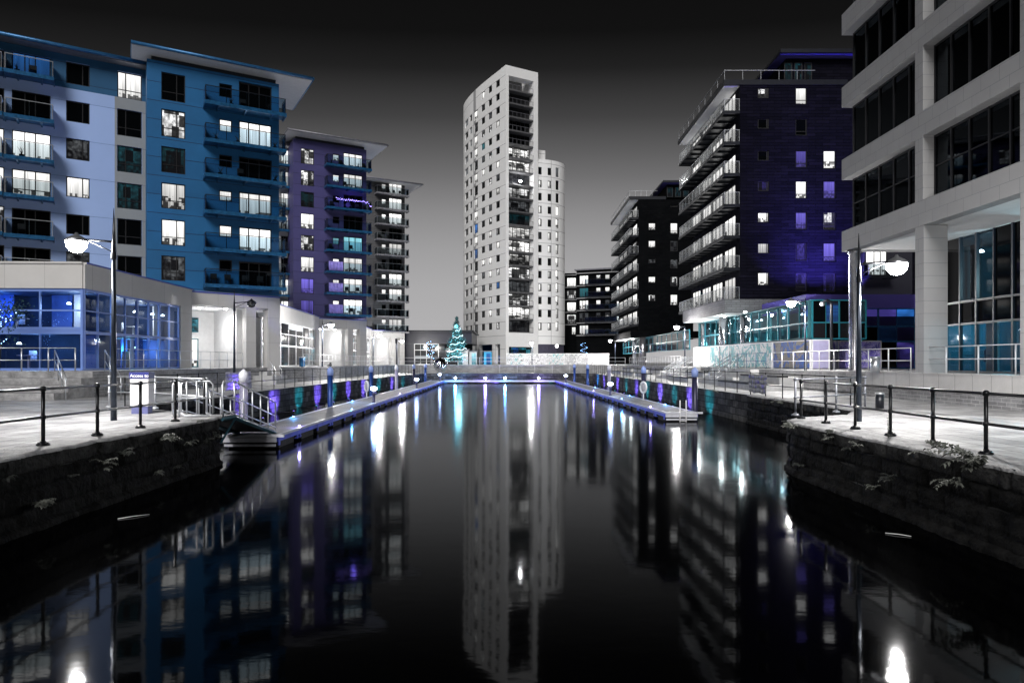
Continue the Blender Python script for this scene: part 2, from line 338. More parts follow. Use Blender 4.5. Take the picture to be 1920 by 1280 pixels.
def glazing(pl, a0, a1, z0, z1, cols, rows, fmat, panes, parent, fw=.10, seed=0, w=0, name='glass_wall', thin=()):
    """shop-front glazing: a grid of bars with a pane sheet behind, one look per bay"""
    rnd = random.Random(seed); f = MB(); xs = [a0 + (a1 - a0) * i / cols for i in range(cols + 1)]; zs = [z0 + (z1 - z0) * q for q in rows]
    for i, x in enumerate(xs):
        h = fw if i % 2 == 0 or i in (0, cols) else fw * .28; pl.box(f, x - h / 2, x + h / 2, w - .06, w + .06, z0, z1)
    for j, z in enumerate(zs):
        h = fw if j in (0, len(zs) - 1) or j not in thin else fw * .4; pl.box(f, a0, a1, w - .055, w + .055, z - h / 2, z + h / 2)
    o = f.build(name, fmat, parent)
    g = MB()
    for i in range(cols):
        for j in range(len(rows) - 1):
            k = rnd.randrange(len(panes)); g.face([pl.pt(xs[i], w, zs[j]), pl.pt(xs[i + 1], w, zs[j]), pl.pt(xs[i + 1], w, zs[j + 1]), pl.pt(xs[i], w, zs[j + 1])], k)
    g.build('pane', panes, o); return o
def point(name, loc, energy, color=(1, 1, 1), r=.1, parent=None, spot=None, direction=None):
    d = bpy.data.lights.new(name, 'SPOT' if spot else 'POINT'); d.energy = energy; d.color = color; d.shadow_soft_size = r
    if spot: d.spot_size = math.radians(spot); d.spot_blend = .6
    o = bpy.data.objects.new(name, d); COL.objects.link(o); o.location = loc
    if direction: o.rotation_euler = Vector(direction).to_track_quat('-Z', 'Y').to_euler()
    if parent is not None: o.parent = parent; o.location = Vector(loc) - Vector(parent.location); KIDS.setdefault(parent.name, []).append(o)
    return o

def interior(pl, s0, s1, z0, z1, depth, seed, T, tints, light, energy, nl=3, shell=(.02, .05, .14), lampn=6, mid=None, ends=(True, True)):
    """a furnished room behind the glass: shell, partitions, curtains, tables, hanging lamps"""
    rnd = random.Random(seed); sh = mat('room_shell_%d' % seed, shell, .7, noise_amt=.3, noise_scale=.8)
    m = MB(); pl.box(m, s0, s1, -depth - .1, -depth, z0, z1); pl.box(m, s0, s1, -depth, -.15, z0 - .05, z0 + .01); pl.box(m, s0, s1, -depth, -.15, z1 - .05, z1 + .02)
    if ends[0]: pl.box(m, s0 - .05, s0, -depth, -.15, z0, z1)
    if ends[1]: pl.box(m, s1, s1 + .05, -depth, -.15, z0, z1)
    if mid: pl.box(m, s0, s1, -depth, -1.0, mid - .12, mid + .12)
    m.build('room', sh, T); x = s0 + .3
    while x < s1 - .6:
        wd = rnd.uniform(.2, 1.1); w0 = -rnd.uniform(.7, depth - .4); lev = rnd.choice(((z0, mid or z1), (mid or z0, z1))) if mid else (z0, z0 + (z1 - z0) * rnd.choice((.4, .7, 1)))
        m = MB(); k = rnd.random()
        if k < .55: pl.box(m, x, x + wd, w0 - .08, w0, lev[0] + .02, lev[1] - rnd.choice((.06, .06, .9)))
        elif k < .8:
            for q in range(7): pl.box(m, x + q * .12, x + q * .12 + .09, w0 - .05 * (q % 2), w0 + .02, lev[0] + .02, lev[1] - .1)
        else:
            pl.box(m, x, x + .9, w0, w0 + .6, lev[0] + .72, lev[0] + .76); pl.box(m, x + .4, x + .5, w0 + .25, w0 + .35, lev[0] + .01, lev[0] + .72); pl.box(m, x + .1, x + .5, w0 - .3, w0 - .25, lev[0] + .45, lev[0] + 1.0)
        c = rnd.choice(tints); m.build('partition', mat('fitting_%d%d%d' % tuple(int(q * 99) for q in c), c, .6, noise_amt=.3, noise_scale=2), T); x += wd * rnd.uniform(.5, 1.5) + .15
    for i in range(lampn):
        s = s0 + (s1 - s0) * (i + .5 + rnd.uniform(-.3, .3)) / lampn; p = pl.pt(s, -rnd.uniform(.8, depth * .6), (z1 if rnd.random() < .6 or not mid else mid) - .55); m = MB(); m.lathe(p[0], p[1], [(.12, p[2] - .12), (.09, p[2] - .04), (.03, p[2])], 8); m.build('pendant_lamp', mat('pendant_glow', (1, 1, 1), emit=(.8, .93, 1), estr=7), T); MB().tube([p, (p[0], p[1], p[2] + .5)], .01, 4).build('lamp_cord', K_FRAME, T)
    for i in range(nl):
        s = s0 + (s1 - s0) * (i + .5) / nl; point('room_light', pl.pt(s, -depth * .45, (z0 + z1) / 2 + (1.2 if i % 2 else -.9)), energy, light[i % len(light)], .3, T)
def brickmat(name, c1, c2, mortar, bw, rh, axes=(0, 1), ms=.012, rough=.7, dirt=.35, dscale=.5, bump=.6, stretch=1, spec=.4, off=.5):
    m = bpy.data.materials.new(name); m.use_nodes = True; t = m.node_tree; b = t.nodes['Principled BSDF']; L = t.links.new
    b.inputs['Roughness'].default_value = rough; b.inputs['Specular IOR Level'].default_value = spec
    tc = t.nodes.new('ShaderNodeTexCoord'); sp = t.nodes.new('ShaderNodeSeparateXYZ'); L(tc.outputs['Object'], sp.inputs[0])
    c = t.nodes.new('ShaderNodeCombineXYZ')
    if axes[0] == 'xy':
        ad = t.nodes.new('ShaderNodeMath'); ad.operation = 'ADD'; L(sp.outputs[0], ad.inputs[0]); L(sp.outputs[1], ad.inputs[1]); L(ad.outputs[0], c.inputs[0])
    else: L(sp.outputs[axes[0]], c.inputs[0])
    L(sp.outputs[axes[1]], c.inputs[1])
    wob = t.nodes.new('ShaderNodeTexNoise'); wob.inputs['Scale'].default_value = 1.7; L(tc.outputs['Object'], wob.inputs[0])
    va = t.nodes.new('ShaderNodeVectorMath'); va.operation = 'MULTIPLY_ADD'; L(wob.outputs['Color'], va.inputs[0]); va.inputs[1].default_value = (.05, .05, 0); L(c.outputs[0], va.inputs[2])
    br = t.nodes.new('ShaderNodeTexBrick'); br.inputs['Scale'].default_value = 1; br.inputs['Brick Width'].default_value = bw; br.inputs['Row Height'].default_value = rh
    br.inputs['Mortar Size'].default_value = ms; br.inputs['Mortar Smooth'].default_value = .3; br.offset = off; br.inputs['Color1'].default_value = (*c1, 1); br.inputs['Color2'].default_value = (*c2, 1); br.inputs['Mortar'].default_value = (*mortar, 1)
    L(va.outputs[0], br.inputs[0])
    n = t.nodes.new('ShaderNodeTexNoise'); n.inputs['Scale'].default_value = dscale; n.inputs['Detail'].default_value = 9; n.inputs['Roughness'].default_value = .72
    mp = t.nodes.new('ShaderNodeMapping'); mp.inputs['Scale'].default_value = (1, stretch, 1); L(tc.outputs['Object'], mp.inputs[0]); L(mp.outputs[0], n.inputs[0])
    r = t.nodes.new('ShaderNodeMapRange'); r.inputs[1].default_value = .32; r.inputs[2].default_value = .68; r.inputs[3].default_value = 1 - dirt; r.inputs[4].default_value = 1 + dirt * .4; L(n.outputs[0], r.inputs[0])
    sc = t.nodes.new('ShaderNodeVectorMath'); sc.operation = 'SCALE'; L(br.outputs[0], sc.inputs[0]); L(r.outputs[0], sc.inputs['Scale']); L(sc.outputs[0], b.inputs['Base Color'])
    n2 = t.nodes.new('ShaderNodeTexNoise'); n2.inputs['Scale'].default_value = 14; n2.inputs['Detail'].default_value = 6; L(tc.outputs['Object'], n2.inputs[0])
    ma = t.nodes.new('ShaderNodeMath'); ma.operation = 'MULTIPLY_ADD'; L(br.outputs['Fac'], ma.inputs[0]); ma.inputs[1].default_value = -1; L(n2.outputs[0], ma.inputs[2])
    bp = t.nodes.new('ShaderNodeBump'); bp.inputs['Strength'].default_value = bump; bp.inputs['Distance'].default_value = .025; L(ma.outputs[0], bp.inputs['Height']); L(bp.outputs[0], b.inputs['Normal'])
    MATS[name] = m; return m
M_PAVE = brickmat('stone_flags', (.52, .52, .53), (.36, .36, .37), (.06, .06, .06), 1.1, .62, (1, 0), .016, .55, .7, .55, .7)
M_QWALL = brickmat('dock_masonry', (.13, .13, .13), (.04, .04, .04), (.01, .015, .015), .85, .36, ('xy', 2), .02, .8, .75, 1.1, 1.0, spec=.06)
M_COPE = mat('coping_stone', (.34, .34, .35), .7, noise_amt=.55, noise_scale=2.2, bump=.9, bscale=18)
M_CFACE = mat('dark_coping_face', (.045, .045, .045), .8, noise_amt=.95, noise_scale=3.2, bump=1, bscale=14, spec=.06)  # outer face of the coping, darker than its top
M_TPAVE = brickmat('terrace_paving', (.55, .55, .56), (.48, .48, .49), (.2, .2, .2), .6, .6, (0, 1), .008, .5, .2, .5, .3)
M_BRICK = brickmat('pale_brick', (.34, .34, .35), (.22, .22, .23), (.5, .5, .5), .45, .14, ('xy', 2), .012, .7, .4, .9, .5)
M_TILE = brickmat('stone_plinth_tiles', (.6, .59, .58), (.54, .53, .52), (.22, .22, .22), 1.0, 2.2, (1, 2), .012, .5, .15, .7, .2, off=0)

# ------------------------------------------------------------------ ground, basin and water
EDGE = [(-8.75, -30), (-8.75, 20.2), (-12.1, 23.4), (-14.1, 24.2), (-14.1, 60), (-12.4, 96.5), (11.4, 96.5), (11.6, 60), (11.8, 23.2), (10.6, 21.4), (8.7, 20.2), (7.95, 19.5), (7.7, 18.4), (7.75, -30)]
def prism(name, outline, z0, z1, mats, walls=True, side=1):
    from mathutils.geometry import tessellate_polygon
    n = len(outline); tris = tessellate_polygon([[Vector((x, y, 0)) for x, y in outline]]); V = [(x, y, z1) for x, y in outline] + [(x, y, z0) for x, y in outline]
    FF = []; MI = []
    for t_ in tris:
        a_, b_, c_ = (Vector((*outline[i], 0)) for i in t_); FF.append(tuple(t_) if (b_ - a_).cross(c_ - a_).z > 0 else tuple(t_)[::-1]); MI.append(0)
    if walls:
        for i in range(n): j = (i + 1) % n; FF.append((i, j, j + n, i + n)); MI.append(side)
    me = bpy.data.meshes.new(name); me.from_pydata(V, [], FF); me.polygons.foreach_set('material_index', MI); me.update()
    for m in mats: me.materials.append(m)
    o = bpy.data.objects.new(name, me); COL.objects.link(o); o['kind'] = 'structure'; return o
prism('ground', [(-400, -30)] + EDGE + [(400, -30), (400, 1500), (-400, 1500)], -3, 0, [M_PAVE, M_QWALL])
# water: nearly black, long smooth ripples
mw = bpy.data.materials.new('dock_water'); mw.use_nodes = True; t = mw.node_tree; b = t.nodes['Principled BSDF']; L = t.links.new
b.inputs['Base Color'].default_value = (.0005, .0006, .0008, 1); b.inputs['Roughness'].default_value = .13; b.inputs['IOR'].default_value = 1.33
tc = t.nodes.new('ShaderNodeTexCoord'); hs = []
for sc_, amp, st in ((.35, .5, 1.0), (2.2, .07, 1.6), (9.0, .012, 2.2)):
    mp = t.nodes.new('ShaderNodeMapping'); mp.inputs['Scale'].default_value = (sc_ , sc_ * st, 1); n = t.nodes.new('ShaderNodeTexNoise'); n.inputs['Scale'].default_value = 1; n.inputs['Detail'].default_value = 2
    L(tc.outputs['Object'], mp.inputs[0]); L(mp.outputs[0], n.inputs[0]); k = t.nodes.new('ShaderNodeMath'); k.operation = 'MULTIPLY'; L(n.outputs[0], k.inputs[0]); k.inputs[1].default_value = amp; hs.append(k.outputs[0])
a1 = t.nodes.new('ShaderNodeMath'); L(hs[0], a1.inputs[0]); L(hs[1], a1.inputs[1]); a2 = t.nodes.new('ShaderNodeMath'); L(a1.outputs[0], a2.inputs[0]); L(hs[2], a2.inputs[1])
bp = t.nodes.new('ShaderNodeBump'); bp.inputs['Strength'].default_value = 1; bp.inputs['Distance'].default_value = .012; L(a2.outputs[0], bp.inputs['Height']); L(bp.outputs[0], b.inputs['Normal'])
# murky water gives back only part of the light; the ripples roughen towards the head of the dock
sy = t.nodes.new('ShaderNodeSeparateXYZ'); L(tc.outputs['Object'], sy.inputs[0]); mr = t.nodes.new('ShaderNodeMapRange'); mr.inputs[1].default_value = 5; mr.inputs[2].default_value = 40; mr.inputs[3].default_value = .038; mr.inputs[4].default_value = .14; L(sy.outputs[1], mr.inputs[0])
gl = t.nodes.new('ShaderNodeBsdfGlossy'); gl.inputs[0].default_value = (.52, .53, .54, 1); L(mr.outputs[0], gl.inputs['Roughness']); L(bp.outputs[0], gl.inputs['Normal'])
df = t.nodes.new('ShaderNodeBsdfDiffuse'); df.inputs[0].default_value = (.0005, .0005, .0007, 1); frn = t.nodes.new('ShaderNodeFresnel'); frn.inputs[0].default_value = 1.33; mxs = t.nodes.new('ShaderNodeMixShader')
L(frn.outputs[0], mxs.inputs[0]); L(df.outputs[0], mxs.inputs[1]); L(gl.outputs[0], mxs.inputs[2]); L(mxs.outputs[0], t.nodes['Material Output'].inputs[0])
WZ = -1.4
m = MB(); m.face([(-16, -30, WZ), (14, -30, WZ), (14, 97, WZ), (-16, 97, WZ)]); m.build('water', mw)['kind'] = 'structure'

def terrace(name, pts, z): return prism(name, pts, 0, z, [M_TPAVE, M_BRICK])
terrace('terrace', [(-200, 32), (-19.6, 32), (-19.6, 50.5), (-17.2, 56), (-17.2, 400), (-200, 400)], 1.2)
terrace('terrace', [(-17.2, 101), (17, 101), (17, 400), (-17.2, 400)], 1.15)
terrace('terrace', [(17, -20), (200, -20), (200, 400), (17, 400)], 1.15)
m = MB(); m.box(-120, -19.62, 31.93, 31.996, .9, 1.203); m.build('steps', M_COPE)['kind'] = 'structure'
for i in range(3):
    m = MB(); m.box(-120, -19.6 + (.0 if i == 2 else .0), 29.2 + i * .93, 32, .3 * i + .001, .3 * (i + 1)); m.build('steps', M_COPE)['kind'] = 'structure'
m = MB(); m.box(-19.6, -17.4, 50.4, 55.4, 0, .3); m.box(-19.6, -17.9, 51, 55.2, .3, .6); m.box(-19.6, -18.5, 51.6, 55, .6, .9)
m.build('steps', mat('pale_step_stone', (.5, .5, .5), .6, noise_amt=.3, noise_scale=2, bump=.3))['kind'] = 'structure'

# near quay: rough coping and masonry relief in front of the plain basin side
def edge_strip(name, path, prof, mats, step=.09, amp=.03, fs=2.0, blocks=None, seed=0, kind='structure', mi=99):
    pts = [Vector((*p, 0)) for p in path]; smp = []; acc = 0
    for a, c in zip(pts, pts[1:]):
        l = (c - a).length; n = max(1, int(l / step)); d = (c - a).normalized(); nn = Vector((d.y, -d.x, 0))
        for i in range(n): smp.append((a + d * (l * i / n), nn, acc + l * i / n))
        acc += l
    smp.append((pts[-1], nn, acc)); verts = []; K = len(prof)
    for i in range(len(smp)):                         # smooth the outward direction round corners
        ns = Vector((0, 0, 0))
        for k in range(-4, 5): ns += smp[min(max(i + k, 0), len(smp) - 1)][1]
        ns.normalize(); p, _, s = smp[i]
        for w, z, am in prof:
            d = 0
            if am:
                q = Vector((p.x, p.y, z * 1.3))
                d = (noise.noise(q * fs) * amp + noise.noise(q * fs * 4) * amp * .5 + noise.noise(q * .6) * amp) * am
                if blocks:
                    r = math.floor((z + 5) / blocks[1]); off = (r % 2) * blocks[0] * .5 + noise.noise(Vector((r * 3.7, 0, 0))) * .4; cc = (s + off) / blocks[0]; c = math.floor(cc)
                    fx = min(cc - c, 1 - cc + c) * blocks[0]; zz = ((z + 5) / blocks[1]) % 1; fz = min(zz, 1 - zz) * blocks[1]
                    d += noise.noise(Vector((c * 5.3, r * 7.1, seed))) * .07 - (.05 if min(fx, fz) < .035 else 0)
            verts.append(p + ns * (w + d) + Vector((0, 0, z + (noise.noise(Vector((p.x, p.y, 3)) * 1.5) * .5 + noise.noise(Vector((p.x, p.y, 9)) * 5) * .3) * amp * (1 if am else 0))))
    me = bpy.data.meshes.new(name); faces = [(i * K + k, (i + 1) * K + k, (i + 1) * K + k + 1, i * K + k + 1) for i in range(len(smp) - 1) for k in range(K - 1)]
    me.from_pydata(verts, [], faces)
    for mm in mats: me.materials.append(mm)
    me.polygons.foreach_set('use_smooth', [True] * len(faces)); me.polygons.foreach_set('material_index', [1 if k >= mi else 0 for i in range(len(smp) - 1) for k in range(K - 1)]); me.update()
    o = bpy.data.objects.new(name, me); COL.objects.link(o); o['kind'] = kind; fixn(o); return o
PL = [(-8.75, 4), (-8.75, 20.2), (-12.1, 23.4), (-14.1, 24.2), (-14.1, 34)]
PR = [(11.78, 34), (11.8, 23.2), (10.6, 21.4), (8.7, 20.2), (7.95, 19.5), (7.7, 18.4), (7.75, 4)]
cprof = [(-.85, -.02, 0), (-.8, .012, .2), (-.6, .018, .3), (-.4, .018, .3), (-.2, .018, .4), (-.08, .014, .5), (.05, .008, .8), (.095, -.012, 1), (.11, -.05, 1), (.115, -.10, 1), (.115, -.15, 1), (.115, -.2, 1), (.115, -.25, 1), (.11, -.30, 1), (.09, -.325, .8), (-.05, -.335, 0)]
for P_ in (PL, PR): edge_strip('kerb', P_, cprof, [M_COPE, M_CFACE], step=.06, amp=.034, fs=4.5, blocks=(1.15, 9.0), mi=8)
M_OLD = mat('old_wet_masonry', (.014, .014, .014), .75, noise_amt=.97, noise_scale=2.2, bump=1, bscale=11, spec=.06)
wprof = [(0.085, -.30 - .05 * i, 1) for i in range(27)]
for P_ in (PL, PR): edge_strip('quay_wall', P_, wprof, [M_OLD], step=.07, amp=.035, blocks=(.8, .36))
lprof = [(.06, -1.24, 1), (.11, -1.27, 1), (.16, -1.30, 1), (.18, -1.34, 1), (.19, -1.5, 1)]
for P_ in (PL, PR): edge_strip('wall_footing', P_, lprof, [M_OLD], step=.06, amp=.06, fs=3.5)

# ------------------------------------------------------------------ pontoons
def lx(d): return -8.24 - (d - 24) * .0162         # inner edge of the pontoon by the apartment side
def rx(d): return 7.8 - (d - 34.8) * .0300
DZ = -.95
M_DECK = brickmat('pontoon_decking', (.30, .30, .31), (.24, .24, .25), (.06, .06, .06), 2.4, .145, (0, 1), .012, .6, .3, .8, .5)
M_EDGE = mat('pontoon_edge_led_tint', (.09, .14, .85), .4, .3, noise_amt=.4, noise_scale=1.3)  # blueish beams with the blue LED glow put into their base colour
M_TRIM = mat('pontoon_trim', (.66, .67, .74), .4, .4, noise_amt=.2)
M_FLOAT = mat('float_concrete', (.03, .03, .035), .8, noise_amt=.6)
def pontoon(name, label, fx, sgn, w, d0, d1, endtrim):
    r = thing(name, label, 'pontoon', (fx(d0) + sgn * w / 2, d0, DZ))
    n = 14; ds = [d0 + (d1 - d0) * i / n for i in range(n + 1)]
    dk = MB(); ed = MB(); tr = MB(); fl = MB()
    for i in range(n):
        a, b_ = ds[i] + .02, ds[i + 1] - .02
        def Q(x0, x1, y0, y1, z0, z1, mb):
            xa0, xa1 = fx(y0) + sgn * x0, fx(y0) + sgn * x1; xb0, xb1 = fx(y1) + sgn * x0, fx(y1) + sgn * x1
            if sgn < 0: xa0, xa1, xb0, xb1 = xa1, xa0, xb1, xb0
            mb.hexa([(xa0, y0, z0), (xa1, y0, z0), (xb1, y1, z0), (xb0, y1, z0), (xa0, y0, z1), (xa1, y0, z1), (xb1, y1, z1), (xb0, y1, z1)])
        Q(.1, w - .1, a, b_, DZ - .08, DZ, dk)
        Q(0, .1, a, b_, DZ - .05, DZ + .035, tr); Q(w - .1, w, a, b_, DZ - .05, DZ + .035, tr)
        Q(-.03, .06, a, b_, DZ - .2, DZ - .053, ed); Q(w - .06, w + .03, a, b_, DZ - .2, DZ - .053, ed)
        m_ = (a + b_) / 2
        for q0, q1 in ((a + .3, m_ - .5), (m_ + .5, b_ - .3)): f1 = MB(); Q(.05, w - .05, q0, q1, -1.75, DZ - .09, f1); f1.build('float', M_FLOAT, r)
        for q in (a + .1, m_ - .25, m_ + .1): Q(-.01, .03, q, q + .16, -1.3, DZ - .21, ed)
        Q(0.02, .05, m_ - .45, m_ + .45, -1.28, -1.25, ed)
    if endtrim:
        x0, x1 = sorted((fx(d0), fx(d0) + sgn * w)); tr.box(x0, x1 + .25, d0 - .12, d0 - .005, DZ - .04, DZ + .05); tr.box(x0 + .02, x1 - .02, d0 - .1, d0 - .02, DZ - .22, DZ - .06)
        tr.box(x0 + .05, x1 - .05, d0 - .08, d0 - .03, -1.32, -1.24)
    dk.build('deck', M_DECK, r); ed.build('side_beam', M_EDGE, r); tr.build('edge_trim', M_TRIM, r); return r
pontoon('pontoon', 'long floating pontoon with blue sides reached by the tubular gangway', lx, -1, 1.9, 24, 95, True)
pontoon('pontoon', 'long floating pontoon with blue sides and a ladder at its near end', rx, 1, 1.65, 34.8, 95, True)
r = thing('pontoon', 'narrow floating pontoon crossing the head of the dock with bright lights', 'pontoon', (0, 95.5, DZ))
m = MB(); m.box(lx(95) - 1.9, rx(95) + 1.6, 95.02, 96.1, DZ - .08, DZ); m.build('deck', M_DECK, r)
m = MB(); m.box(lx(95), rx(95), 94.92, 95.01, DZ - .2, DZ + .03); m.build('side_beam', M_TRIM, r)
for x in (-9, -5, -1, 3): MB().box(x, x + 2.2, 95.1, 95.9, -1.7, DZ - .085).build('float', M_FLOAT, r)

# ladder at the pontoon end
r = thing('ladder', 'white twin-pole ladder on the end of the gangway-less pontoon', 'ladder', (8.75, 34.6, -1.6))
m = MB()
for x in (8.52, 8.83): m.tube([(x, 34.62, -1.7), (x, 34.62, -.3)], .03, 8)
m.build('rail', K_WHITE, r); m = MB()
for i in range(4): m.tube([(8.52, 34.62, -1.6 + i * .25), (8.83, 34.62, -1.6 + i * .25)], .018, 6)
m.build('rung', K_WHITE, r)

# mooring piles
M_PILEB = mat('blue_painted_pile', (.01, .05, .24), .35, .2, noise_amt=.5, noise_scale=2, bump=.1)
M_PILEG = mat('grey_violet_pile', (.26, .25, .36), .4, noise_amt=.4, noise_scale=3)
M_PILEK = mat('dark_steel_pile', (.03, .03, .07), .35, .2, noise_amt=.5, noise_scale=2)
M_CAP = mat('white_pile_cap', (.72, .73, .8), .45, noise_amt=.1)
M_CAPB = mat('pale_blue_pile_cap', (.3, .4, .78), .45, noise_amt=.1)
PILES = [(-1, 26.4, M_PILEG, M_CAP, 'stout grey mooring pile with white cone cap beside the gangway'),
 (-1, 39.8, M_PILEB, M_CAPB, 'bright blue mooring pile with pale cap and a bird on it'),
 (-1, 52.3, M_PILEB, M_CAPB, 'slim blue mooring pile, second past the gangway beside lit pedestal'),
 (-1, 65, M_PILEG, M_CAP, 'pale grey mooring pile, third past the gangway, with white cap'),
 (-1, 78, M_PILEK, M_CAPB, 'dark thin mooring pile between the grey pile and the mirror ball'),
 (-1, 90, M_PILEB, M_CAPB, 'small far blue mooring pile next to the mirror ball'),
 (1, 35.9, M_PILEK, M_CAPB, 'largest dark mooring pile with pale cap at the pontoon ladder end'),
 (1, 48, M_PILEK, M_CAPB, 'dark mooring pile with pale cap beside the white life ring stand'),
 (1, 62, M_PILEG, M_CAP, 'pale mooring pile with white cap beyond the life ring stand'),
 (1, 76, M_PILEB, M_CAPB, 'blue mooring pile with pale cap, third past the pontoon ladder'),
 (1, 88, M_PILEB, M_CAPB, 'smallest blue mooring pile on the ladder pontoon near the dock head')]
for sg, d, mm, mc, lab in PILES:
    x = lx(d) - 1.9 - .2 if sg < 0 else rx(d) + 1.65 + .2
    r = thing('mooring_pile', lab, 'pile', (x, d, -2.5), 'mooring piles along the pontoons')
    MB().lathe(x, d, [(.155, -3), (.155, .98)], 14).build('pile_shaft', mm, r)
    MB().lathe(x, d, [(.175, .85), (.18, 1.18), (.16, 1.22), (.03, 1.36), (.001, 1.37)], 14).build('pile_cap', mc, r)
    if 'bird' in lab:
        m = MB(); c = (x, d, 1.44); m.lathe(x, d, [(.02, 1.37), (.09, 1.42), (.10, 1.47), (.06, 1.53), (.05, 1.56), (.045, 1.6), (.01, 1.63)], 8); m.tube([(x + .04, d, 1.59), (x + .11, d, 1.58)], .015, 5, r1=.003); m.tube([(x - .06, d, 1.46), (x - .2, d, 1.42)], .04, 5, r1=.01)
        o = m.build('gull', mat('grey_feathers', (.12, .12, .13), .7, noise_amt=.4, noise_scale=30)); o.data.transform(Matrix.Identity(4)); tag(o, 'small gull standing on the cap of the blue mooring pile', 'bird')

# pedestals with lit heads
E_HEAD = mat('lamp_glow_white', (1, 1, 1), .3, emit=(.75, .88, 1), estr=22)
E_BLUE = mat('lamp_glow_blue', (.3, .5, 1), .3, emit=(.15, .35, 1), estr=14)
E_PURP = mat('lamp_glow_violet', (.4, .3, 1), .3, emit=(.45, .35, 1), estr=14)
PED = [(-1, 32.9, .45, 'lit service pedestal with white head, second pile along the gangway pontoon', 30), (-1, 66, .45, 'lit service pedestal halfway along the gangway pontoon', 30), (-1, 91, .45, 'lit service pedestal below the mirror ball', 30),
 (1, 52.5, .5, 'lit service pedestal on the ladder pontoon by the life ring stand', 40), (1, 84, .5, 'distant lit service pedestal on the ladder pontoon at the dock head', 40)]
PED[0] = (-1, 43.5, .45, 'lit service pedestal with glowing head past the blue pile with a bird', 40)
for sg, d, o_, lab, en in PED:
    x = lx(d) - .3 if sg < 0 else rx(d) + .3
    if sg < 0 and d < 50: x = lx(d) - .25
    r = thing('service_pedestal', lab, 'pedestal', (x, d, DZ), 'lit pedestals on the pontoons')
    MB().lathe(x, d, [(.12, DZ), (.12, DZ + .06), (.09, DZ + .08), (.09, DZ + .5), (.10, DZ + .52), (.10, DZ + .74), (.05, DZ + .76)], 12).build('post', mat('pedestal_body', (.08, .08, .16), .35, .3, noise_amt=.4), r)
    MB().lathe(x, d, [(.10, DZ + .78), (.19, DZ + .83), (.21, DZ + .90), (.19, DZ + .97), (.10, DZ + 1.0)], 12).build('lamp_head', E_HEAD, r)
    point('pedestal_light', (x, d, DZ + 1.25), en * 3, (.25, .45, 1), .12, r)
# life ring stands
def lifering(x, d, lab):
    r = thing('life_ring_stand', lab, 'life ring', (x, d, DZ)); m = MB()
    m.tube([(x, d, DZ), (x, d, DZ + .45)], .04, 8); m.box(x - .05, x + .05, d - .12, d + .12, DZ, DZ + .02); m.build('stand', K_WHITE, r)
    m = MB(); c = Vector((x, d, DZ + .85)); pts = [c + Vector((math.cos(a) * .16, math.cos(a) * -.2, math.sin(a) * .36)) for a in [math.pi * 2 * i / 20 for i in range(21)]]; m.tube(pts, .075, 8, caps=False)
    m.build('ring', K_WHITE, r); MB().lathe(x + .02, d + .14, [(.13, DZ + .5), (.16, DZ + .85), (.13, DZ + 1.2)], 10).build('housing', mat('ring_housing', (.35, .35, .38), .5, noise_amt=.3), r)
lifering(rx(46.5) + 1.5, 46.5, 'pale life ring housing beside the dark pile on the ladder pontoon')
lifering(lx(48) - 1.7, 48.5, 'small pale life ring housing near the lit pedestal on the gangway pontoon')

# small deck markers with light crosses on the pontoons
DK = [(-1, 27.0, 0, 'p'), (-1, 31.5, 1, 'b'), (-1, 36.5, 0, 'b'), (-1, 44, 1, 'b'), (-1, 54, 0, 'p'), (1, 38.5, 0, 'p'), (1, 40.5, 1, 'b'), (1, 47, 0, 'b'), (1, 51, 1, 'b'), (1, 60, 0, 'p'), (1, 68, 1, 'b')]
ordn = ['first', 'second', 'third', 'fourth', 'fifth', 'sixth', 'seventh', 'eighth', 'ninth', 'tenth', 'eleventh', 'twelfth', 'thirteenth', 'fourteenth', 'fifteenth', 'sixteenth']
cnt = {-1: 0, 1: 0}
for sg, d, side, c in DK:
    x = (lx(d) - (.12 + side * 1.6)) if sg < 0 else (rx(d) + (.12 + side * 1.35)); k = cnt[sg]; cnt[sg] += 1
    r = thing('deck_light', f"{'violet' if c == 'p' else 'blue'} deck light, {ordn[k]} along the {'gangway' if sg < 0 else 'ladder'} pontoon", 'light', (x, d, DZ + .036), 'small deck lights on the pontoons')
    MB().lathe(x, d, [(.06, DZ + .036), (.06, DZ + .05)], 10).build('rim', K_STEEL, r); MB().lathe(x, d, [(.045, DZ + .051), (.04, DZ + .085), (.01, DZ + .1)], 10).build('lens', E_PURP if c == 'p' else E_BLUE, r)
    point('deck_light_glow', (x, d, DZ + .22), 22, (.35, .3, 1) if c == 'p' else (.08, .4, 1), .04, r)
# wall washers low on the dock walls, violet and teal in turn
def washer(x, y, nx, ny, c, lab, e=1.0):
    r = thing('wall_light', lab, 'light', (x, y, WZ + .1), 'coloured lights washing the dock walls')
    em = mat('wall_lens_' + c, (.3, .3, 1), .3, emit={'p': (.3, .22, 1), 't': (.02, .45, .6), 'b': (.05, .3, 1)}[c], estr=3)
    fx_, fy_ = x + nx * 1.15, y + ny * 1.15; m = MB(); m.box(fx_ - .07, fx_ + .07, fy_ - .07, fy_ + .07, WZ + .02, WZ + .14); m.tube([(fx_, fy_, WZ + .06), (x - nx * .02, y - ny * .02, WZ + .06)], .025, 6); m.build('housing', K_DARKM, r)
    m = MB(); m.lathe(fx_, fy_, [(.05, WZ + .142), (.05, WZ + .15)], 8); m.build('lens', em, r)
    col = {'p': (.20, .12, 1), 't': (.0, .38, .50), 'b': (.02, .28, 1)}[c]
    point('wall_light_beam', (x + nx * 1.15, y + ny * 1.15, WZ + .3), {'p': 1050, 't': 420, 'b': 800}[c] * e, col, .08, r, spot=84, direction=(-nx * 1.15, -ny * 1.15, .42))
k = 0
